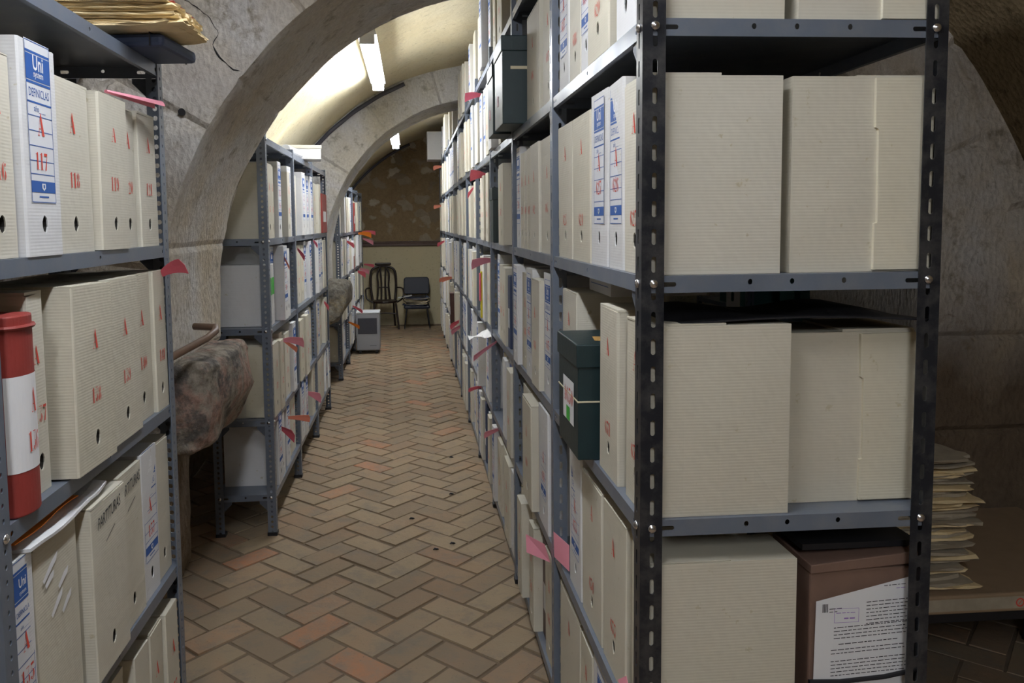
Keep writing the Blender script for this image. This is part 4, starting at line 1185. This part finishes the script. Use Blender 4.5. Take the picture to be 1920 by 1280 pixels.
e = empty('side_chair', 'dark blue vinyl side chair with splayed legs, papers on its seat', 'chair', (.07, 11.56, 0))
HS_ = .345
m = MB(); m.box(-.185, .185, -.19, .19, HS_ - .055, HS_); m.build('seat', VINYL, e, bevel=.022)
m = MB()
for i in range(1):
    m.prism([(-.175, 0), (.175, 0), (.19, .04), (.185, .22), (.16, .245), (-.16, .245), (-.185, .22), (-.19, .04)], lambda a, b, t: (a, .185 + t + b * .18, HS_ + .13 + b), 0, .035)
m.build('backrest', VINYL, e, bevel=.012)
for sx in (-1, 1):
    part(e, 'leg', LEGM, [(sx * .145, -.15, HS_ - .05), (sx * .165, -.185, .15), (sx * .18, -.205, .012)], [.013 - .004 * i / 16 for i in range(17)], 8)
    part(e, 'leg', LEGM, [(sx * .145, .16, HS_ - .05), (sx * .16, .20, .15), (sx * .175, .225, .012)], [.013 - .004 * i / 16 for i in range(17)], 8)
    part(e, 'back_post', LEGM, [(sx * .13, .18, HS_ - .03), (sx * .14, .20, HS_ + .10), (sx * .14, .235, HS_ + .20)], .009)
    m = MB(); m.tube([(sx * .18, -.205, 0), (sx * .18, -.205, .02)], .012, 10); m.build('foot_cap', CHROME, e)
papers('paper_stack', 'heap of old papers and folders lying on the dark blue side chair', .055, 11.50, .347, .34, .27, 14, .007, PARCH, 21, 'papers', .12, .012, BLACKC, mats=[PARCH, PAPER, BLACKC, PARCH, NAVY])
sheet('paper_sheet', [[(-.20 + .20 * i / 5, 11.36 + .13 * j / 3 , .452 + .030 * i / 5 + .002 * j) for j in range(4)] for i in range(6)], PAPERW, 'white sheet sticking out from the papers on the side chair', 'paper')

# ------------------------------------------------------------------ old paper stacks on cardboard, behind the near end
e = empty('low_table', 'low black table under the cardboard and the old paper stacks', 'table', (1.60, 2.36, .06))
m = MB(); m.box(-.42, .62, -.28, .35, .30, .335); m.build('tabletop', BLACKC, e, bevel=.004)
for x in (-.38, .58):
    for y in (-.24, .22):
        m = MB(); m.box(x - .02, x + .02, y - .02, y + .02, -.06, .30); m.build('leg', BLACKC, e)
e = empty('cardboard_box', 'flattened brown cardboard box with red emblem under the old paper stacks', 'box', (1.60, 2.36, .3955))
m = MB(); m.box(-.40, .60, -.30, .34, 0, .055); m.build('body', KCARD, e, bevel=.006)
m = MB()
m.add([(-.35 + .9 * i / 1, 0, z) for i, z in ((0, .010), (1, .010), (1, .045), (0, .045))], [(0, 1, 2, 3)], 0)
rr = [(.10 + .013 * math.cos(2 * PI * i / 20), .027 + .013 * math.sin(2 * PI * i / 20)) for i in range(20)]; ri = [(.10 + .009 * math.cos(2 * PI * i / 20), .027 + .009 * math.sin(2 * PI * i / 20)) for i in range(20)]
for i in range(20): m.add([(rr[i][0], -.0006, rr[i][1]), (rr[(i + 1) % 20][0], -.0006, rr[(i + 1) % 20][1]), (ri[(i + 1) % 20][0], -.0006, ri[(i + 1) % 20][1]), (ri[i][0], -.0006, ri[i][1])], [(0, 1, 2, 3)], 1)
m.add([(.094, -.0006, .021), (.097, -.0006, .021), (.106, -.0006, .033), (.103, -.0006, .033)], [(0, 1, 2, 3)], 1)
x = .13
while x < .30: m.add([(x, -.0006, .020), (x + .009, -.0006, .020), (x + .009, -.0006, .033), (x, -.0006, .033)], [(0, 1, 2, 3)], 2); x += .012
m.build('tape', [PARCH, RED, GRILLE], e, (0, -.3008, 0))
papers('paper_stack', 'broad stack of frayed old papers on the cardboard behind the near end', 1.37, 2.26, .452, .44, .31, 52, .0062, PARCH, 8, 'papers', .07, .014, None, mats=[PARCH, PARCH, PAPER])
papers('paper_stack', 'taller narrow stack of old papers beside the shelving, behind the near end', 1.52, 2.58, .452, .32, .18, 62, .0066, PARCH, 9, 'papers', .05, .010, None, mats=[PARCH, PARCH, PAPER])

# teal boxes and papers on the shelving glimpsed through the gap
for i, (y, z) in enumerate(((4.05, .95), (4.30, .95), (4.95, .95), (5.2, .95), (4.1, 1.42), (4.4, 1.42), (5.0, 1.42))):
    e = empty('lidded_box', f'teal green lidded box, {ORD[i % 4 + 1]} along, {"lower" if z < 1 else "upper"} row glimpsed through the gap', 'box', (2.13, y + .09, z + .001), (0, 0, -PI / 2), 'teal boxes on the hidden right aisle shelving')
    m = MB(); m.box(-.09, .09, 0, .25, 0, .24); m.build('body', simple('teal_board', (.03, .12, .12), .5) if i == 0 else bpy.data.materials['teal_board'], e, bevel=.003)
    m = MB(); m.box(-.094, .094, -.004, .254, .19, .25); m.build('lid', bpy.data.materials['teal_board'], e, bevel=.003)

# ------------------------------------------------------------------ coloured slips sticking out of the boxes
def slip(X, Y, Z, side, ln, wd, mat, col, where, ang=.0, up=.15, fold=.5, name='paper_slip'):
    """folded slip; side +1 = right run (sticks towards -X)"""
    m = MB(); n = 5; rows = []; tw = math.radians(52)
    ly, lz = math.cos(tw), -math.sin(tw)
    for i in range(n + 1):
        t = i / n; cur = ln * t
        c = (-side * math.cos(up) * cur, 0, math.sin(up) * cur - .25 * ln * t * t * (1 if up > 0 else .3))
        k = wd * (.35 + .65 * t)
        rows.append([(c[0], -k / 2 * ly, c[2] - k / 2 * lz), (c[0] - side * fold * k * .15, 0, c[2] + fold * k * .12), (c[0], k / 2 * ly, c[2] + k / 2 * lz)])
    grid(m, rows)
    o = m.build(name, mat, None, (X, Y, Z), (0, 0, ang)); md = o.modifiers.new('s', 'SOLIDIFY'); md.thickness = .0009
    tag(o, f'{col} paper slip {where}', 'paper slip', 'coloured slips sticking out of the archive boxes')
def slips():
    PK, RD, SL, OR = (PINK, 'pink'), (PINKR, 'deep pink'), (SALM, 'salmon'), (ORANGE, 'orange')
    D = [
     (-.66, 2.17, 1.382, -1, .10, .05, RD, 'tucked above box 141 beside the post of the nearest left shelving', -.6, .5, .6),
     (-.65, 4.06, .93, -1, .10, .07, PK, 'upper of two over third shelf, near end of middle left shelving', 0, .1, .4),
     (-.66, 4.14, .915, -1, .08, .04, SL, 'hanging down below the pink one, middle left shelving', .3, -.6, .5),
     (-.66, 5.02, .455, -1, .08, .10, PK, 'low on middle left shelving beside its second post', 0, -.35, .5),
     (-.66, 3.98, .50, -1, .07, .10, RD, 'lowest shelf, nearest the first post of middle left shelving', 0, -.6, .6),
     (-.66, 4.20, .50, -1, .11, .06, SL, 'lowest shelf, just past the deep pink slip, middle left shelving', 0, .0, .7),
     (-.66, 4.72, 1.37, -1, .06, .06, RD, 'second shelf, beside second post of middle left shelving', 0, -.9, .7),
     (-.66, 4.20, 1.35, -1, .06, .04, SL, 'second shelf, near the green striped files', 0, -1.1, .6),
     (-.66, 6.05, .93, -1, .05, .07, RD, 'third shelf, far end of middle left shelving', 0, -.9, .7),
     (-.66, 5.50, 1.40, -1, .04, .05, RD, 'second shelf, beside third post of middle left shelving', 0, -.9, .6),
     (-.66, 8.30, .50, -1, .12, .06, OR, 'low at the near end of the farthest left shelving', 0, -.4, .6),
     (-.66, 8.95, .60, -1, .12, .06, RD, 'beside the dehumidifier, farthest left shelving', 0, -.5, .6),
     (-.66, 8.35, 1.33, -1, .08, .07, RD, 'second shelf near end of farthest left shelving', 0, -.5, .6),
     (-.66, 10.2, 1.39, -1, .16, .09, OR, 'under the red binder of the farthest left shelving', 0, .1, .3),
     (-.66, 11.0, 1.40, -1, .18, .07, RD, 'upper of two at far end of the left shelving', 0, .15, .4),
     (-.66, 11.1, 1.31, -1, .15, .08, PK, 'lower of two at far end of the left shelving', 0, -.35, .4),
     (-.66, 9.9, .93, -1, .10, .10, RD, 'left of two on third shelf, farthest left shelving', 0, -.4, .6),
     (-.66, 10.3, .94, -1, .12, .09, PK, 'right of two on third shelf, farthest left shelving', 0, -.3, .6),
     (-.66, 11.2, .95, -1, .14, .06, RD, 'third shelf end of farthest left shelving', 0, -.1, .6),
     (.43, 4.22, 1.31, 1, .11, .07, PK, 'pointing left beside the yellow folder, right shelving', 0, .05, .4),
     (.43, 4.75, 2.255, 1, .10, .06, RD, 'high on right shelving below the white boxes', 0, .1, .2),
     (.43, 4.55, 1.775, 1, .09, .08, RD, 'lying over a box on second visible shelf, right shelving', 0, .25, .3),
     (.43, 5.40, 1.75, 1, .07, .05, RD, 'leaning on a blue label, second visible shelf of right shelving', 0, -.9, .2),
     (.43, 4.05, .90, 1, .14, .045, PK, 'long and bent, hanging over fourth visible right shelf', 0, -.55, .3),
     (.43, 3.95, .47, 1, .08, .055, PK, 'small, low on right shelving above the floor', 0, -.3, .4),
     (.43, 4.85, .50, 1, .09, .04, RD, 'low on right shelving pointing at the aisle floor', 0, .05, .7),
     (.43, 6.9, .62, 1, .10, .08, PK, 'lighter of a pair, low and far along right shelving', 0, -.5, .7),
     (.43, 7.1, .64, 1, .10, .08, RD, 'darker of a pair, low and far along right shelving', 0, -.5, .7),
     (.43, 8.2, .95, 1, .12, .07, SL, 'fourth visible shelf, beside dark brown binder', 0, -.1, .6),
     (.43, 9.6, .86, 1, .10, .07, SL, 'far along, fourth visible shelf, right shelving', 0, -.3, .6),
     (.43, 10.2, 1.28, 1, .10, .07, RD, 'far along, third visible shelf, right shelving', 0, -.4, .6),
     (.43, 10.6, 1.74, 1, .12, .07, SL, 'far along, second visible shelf, right shelving', 0, -.1, .6),
     (.43, 10.5, 2.24, 1, .12, .07, SL, 'far along, top visible shelf, right shelving', 0, .1, .6),
    ]
    for X, Y, Z, sd, ln, wd, (mt, cn), wh, an, up, fo in D: slip(X, Y, Z, sd, ln, wd, mt, cn, wh, an, up, fo)
slips()
def note(name, P4, mat, label):
    m = MB(); m.add(P4, [(0, 1, 2, 3)]); o = m.build(name, mat); md = o.modifiers.new('s', 'SOLIDIFY'); md.thickness = .0006
    tag(o, label, 'paper slip', 'coloured slips sticking out of the archive boxes')
note('paper_slip', [(.350, 2.47, .515), (.352, 2.47, .455), (.420, 2.42, .440), (.402, 2.42, .500)], PINK, 'square pink slip over the dark brown binder, lower right shelving')
note('paper_slip', [(.395, 2.22, .620), (.397, 2.22, .545), (.425, 2.14, .535), (.425, 2.14, .610)], PINK, 'square pink slip between the posts beside box 653')
note('paper_slip', [(.404, 1.47, .625), (.395, 1.50, .600), (.404, 1.47, .57), (.405, 1.44, .60)], PINK, 'pink corner of a slip beside the black post')
# rolled pink slip on box 120
m = MB(); g = []
for i in range(9):
    t = i / 8; row = []
    for k in range(9):
        a = PI * (1.1 * k / 8); r_ = .004 + .010 * t
        row.append((0 + r_ * math.cos(a), .20 * t - .10, r_ * math.sin(a)))
    g.append(row)
grid(m, g); o = m.build('paper_slip', PINK, None, (-.642, 1.965, 1.806), (-.03, 0, -.30)); md = o.modifiers.new('s', 'SOLIDIFY'); md.thickness = .0006
tag(o, 'rolled pink slip lying on top of boxes 119 and 120', 'paper slip', 'coloured slips sticking out of the archive boxes')
# yellow folder hanging out, orange sticker, bent white papers
e = empty('document_folder', 'yellow folder with red edge sagging out of the third visible right shelf', 'folder', (.398, 4.62, .957))
m = MB(); m.box(0, .22, -.012, .012, 0, .27); m.build('cover', YEL, e, bevel=.003)
m = MB(); m.box(-.006, .003, -.014, .014, .10, .26); m.build('edge_strip', PINKR, e)
sheet('bent_sheet', [[(.30 + .14 * i / 5, 4.22 + .16 * j / 3, .915 + .012 * math.sin(i * 1.3 + j) - .03 * (1 - i / 5)) for j in range(4)] for i in range(6)], PAPERW, 'crumpled white sheet over the boxes near the long bent pink slip', 'paper')
# small dark pebbles of dirt on the bricks
for i, (x, y) in enumerate(((.20, 4.35), (.17, 3.66), (.235, 5.05), (-.02, 4.0), (.09, 3.6))):
    m = MB(); m.tube([(-.012, 0, .002), (-.004, .004, .005), (.006, -.002, .005), (.013, .003, .002)], [.002, .005, .005, .002], 7)
    o = m.build('debris', BLACKC, None, (x, y, .003)); tag(o, ('black crumb of debris on the brick floor, ' + ['beside the farther right boxes', 'near the low pink slip', 'farthest along the aisle', 'in the middle of the aisle', 'nearest the viewpoint'][i]), 'debris', 'dark crumbs on the aisle floor')

# cracks and a hole in the face of the first arch
def face_y(x, z): return 2.748 + .012 * fbm(x, 3, z, 3.0, 5)
for pts in ([(-.66, 2.204), (-.623, 2.144), (-.638, 2.096), (-.592, 2.037), (-.56, 2.018), (-.534, 2.022), (-.505, 2.045)], [(-.73, 2.25), (-.69, 2.225), (-.66, 2.204)]):
    P_ = bent([(x, face_y(x, z), z) for x, z in pts], 6)
    P_ = [(p.x + .004 * noise.noise(p * 60), face_y(p.x, p.z), p.z + .006 * noise.noise(p * 50)) for p in P_]
    m = MB(); m.tube(P_, [.0006 + .006 * abs(noise.noise(Vector(p) * 22)) * math.sin(PI * (i + .5) / len(P_)) for i, p in enumerate(P_)], 6)
    struct(m.build('wall_crack', BLACKC))
m = MB(); P0 = (-.746, face_y(-.746, 1.884), 1.884)
m.tube([(P0[0], P0[1] - .004, P0[2]), (P0[0], P0[1] + .03, P0[2])], [.012, .010], 9); struct(m.build('wall_hole', BLACKC))

e = empty('flat_box', 'thin white box lying on box 649 behind the green lidded box', 'box', (.50, 1.98, 1.318))
m = MB(); m.box(0, .25, 0, .24, 0, .048); m.build('body', WHITE, e, bevel=.002)
m = MB(); m.add([(-.0006, .02, .022), (-.0006, .22, .022), (-.0006, .22, .024), (-.0006, .02, .024)], [(3, 2, 1, 0)]); m.build('printed_line', BLUE, e)
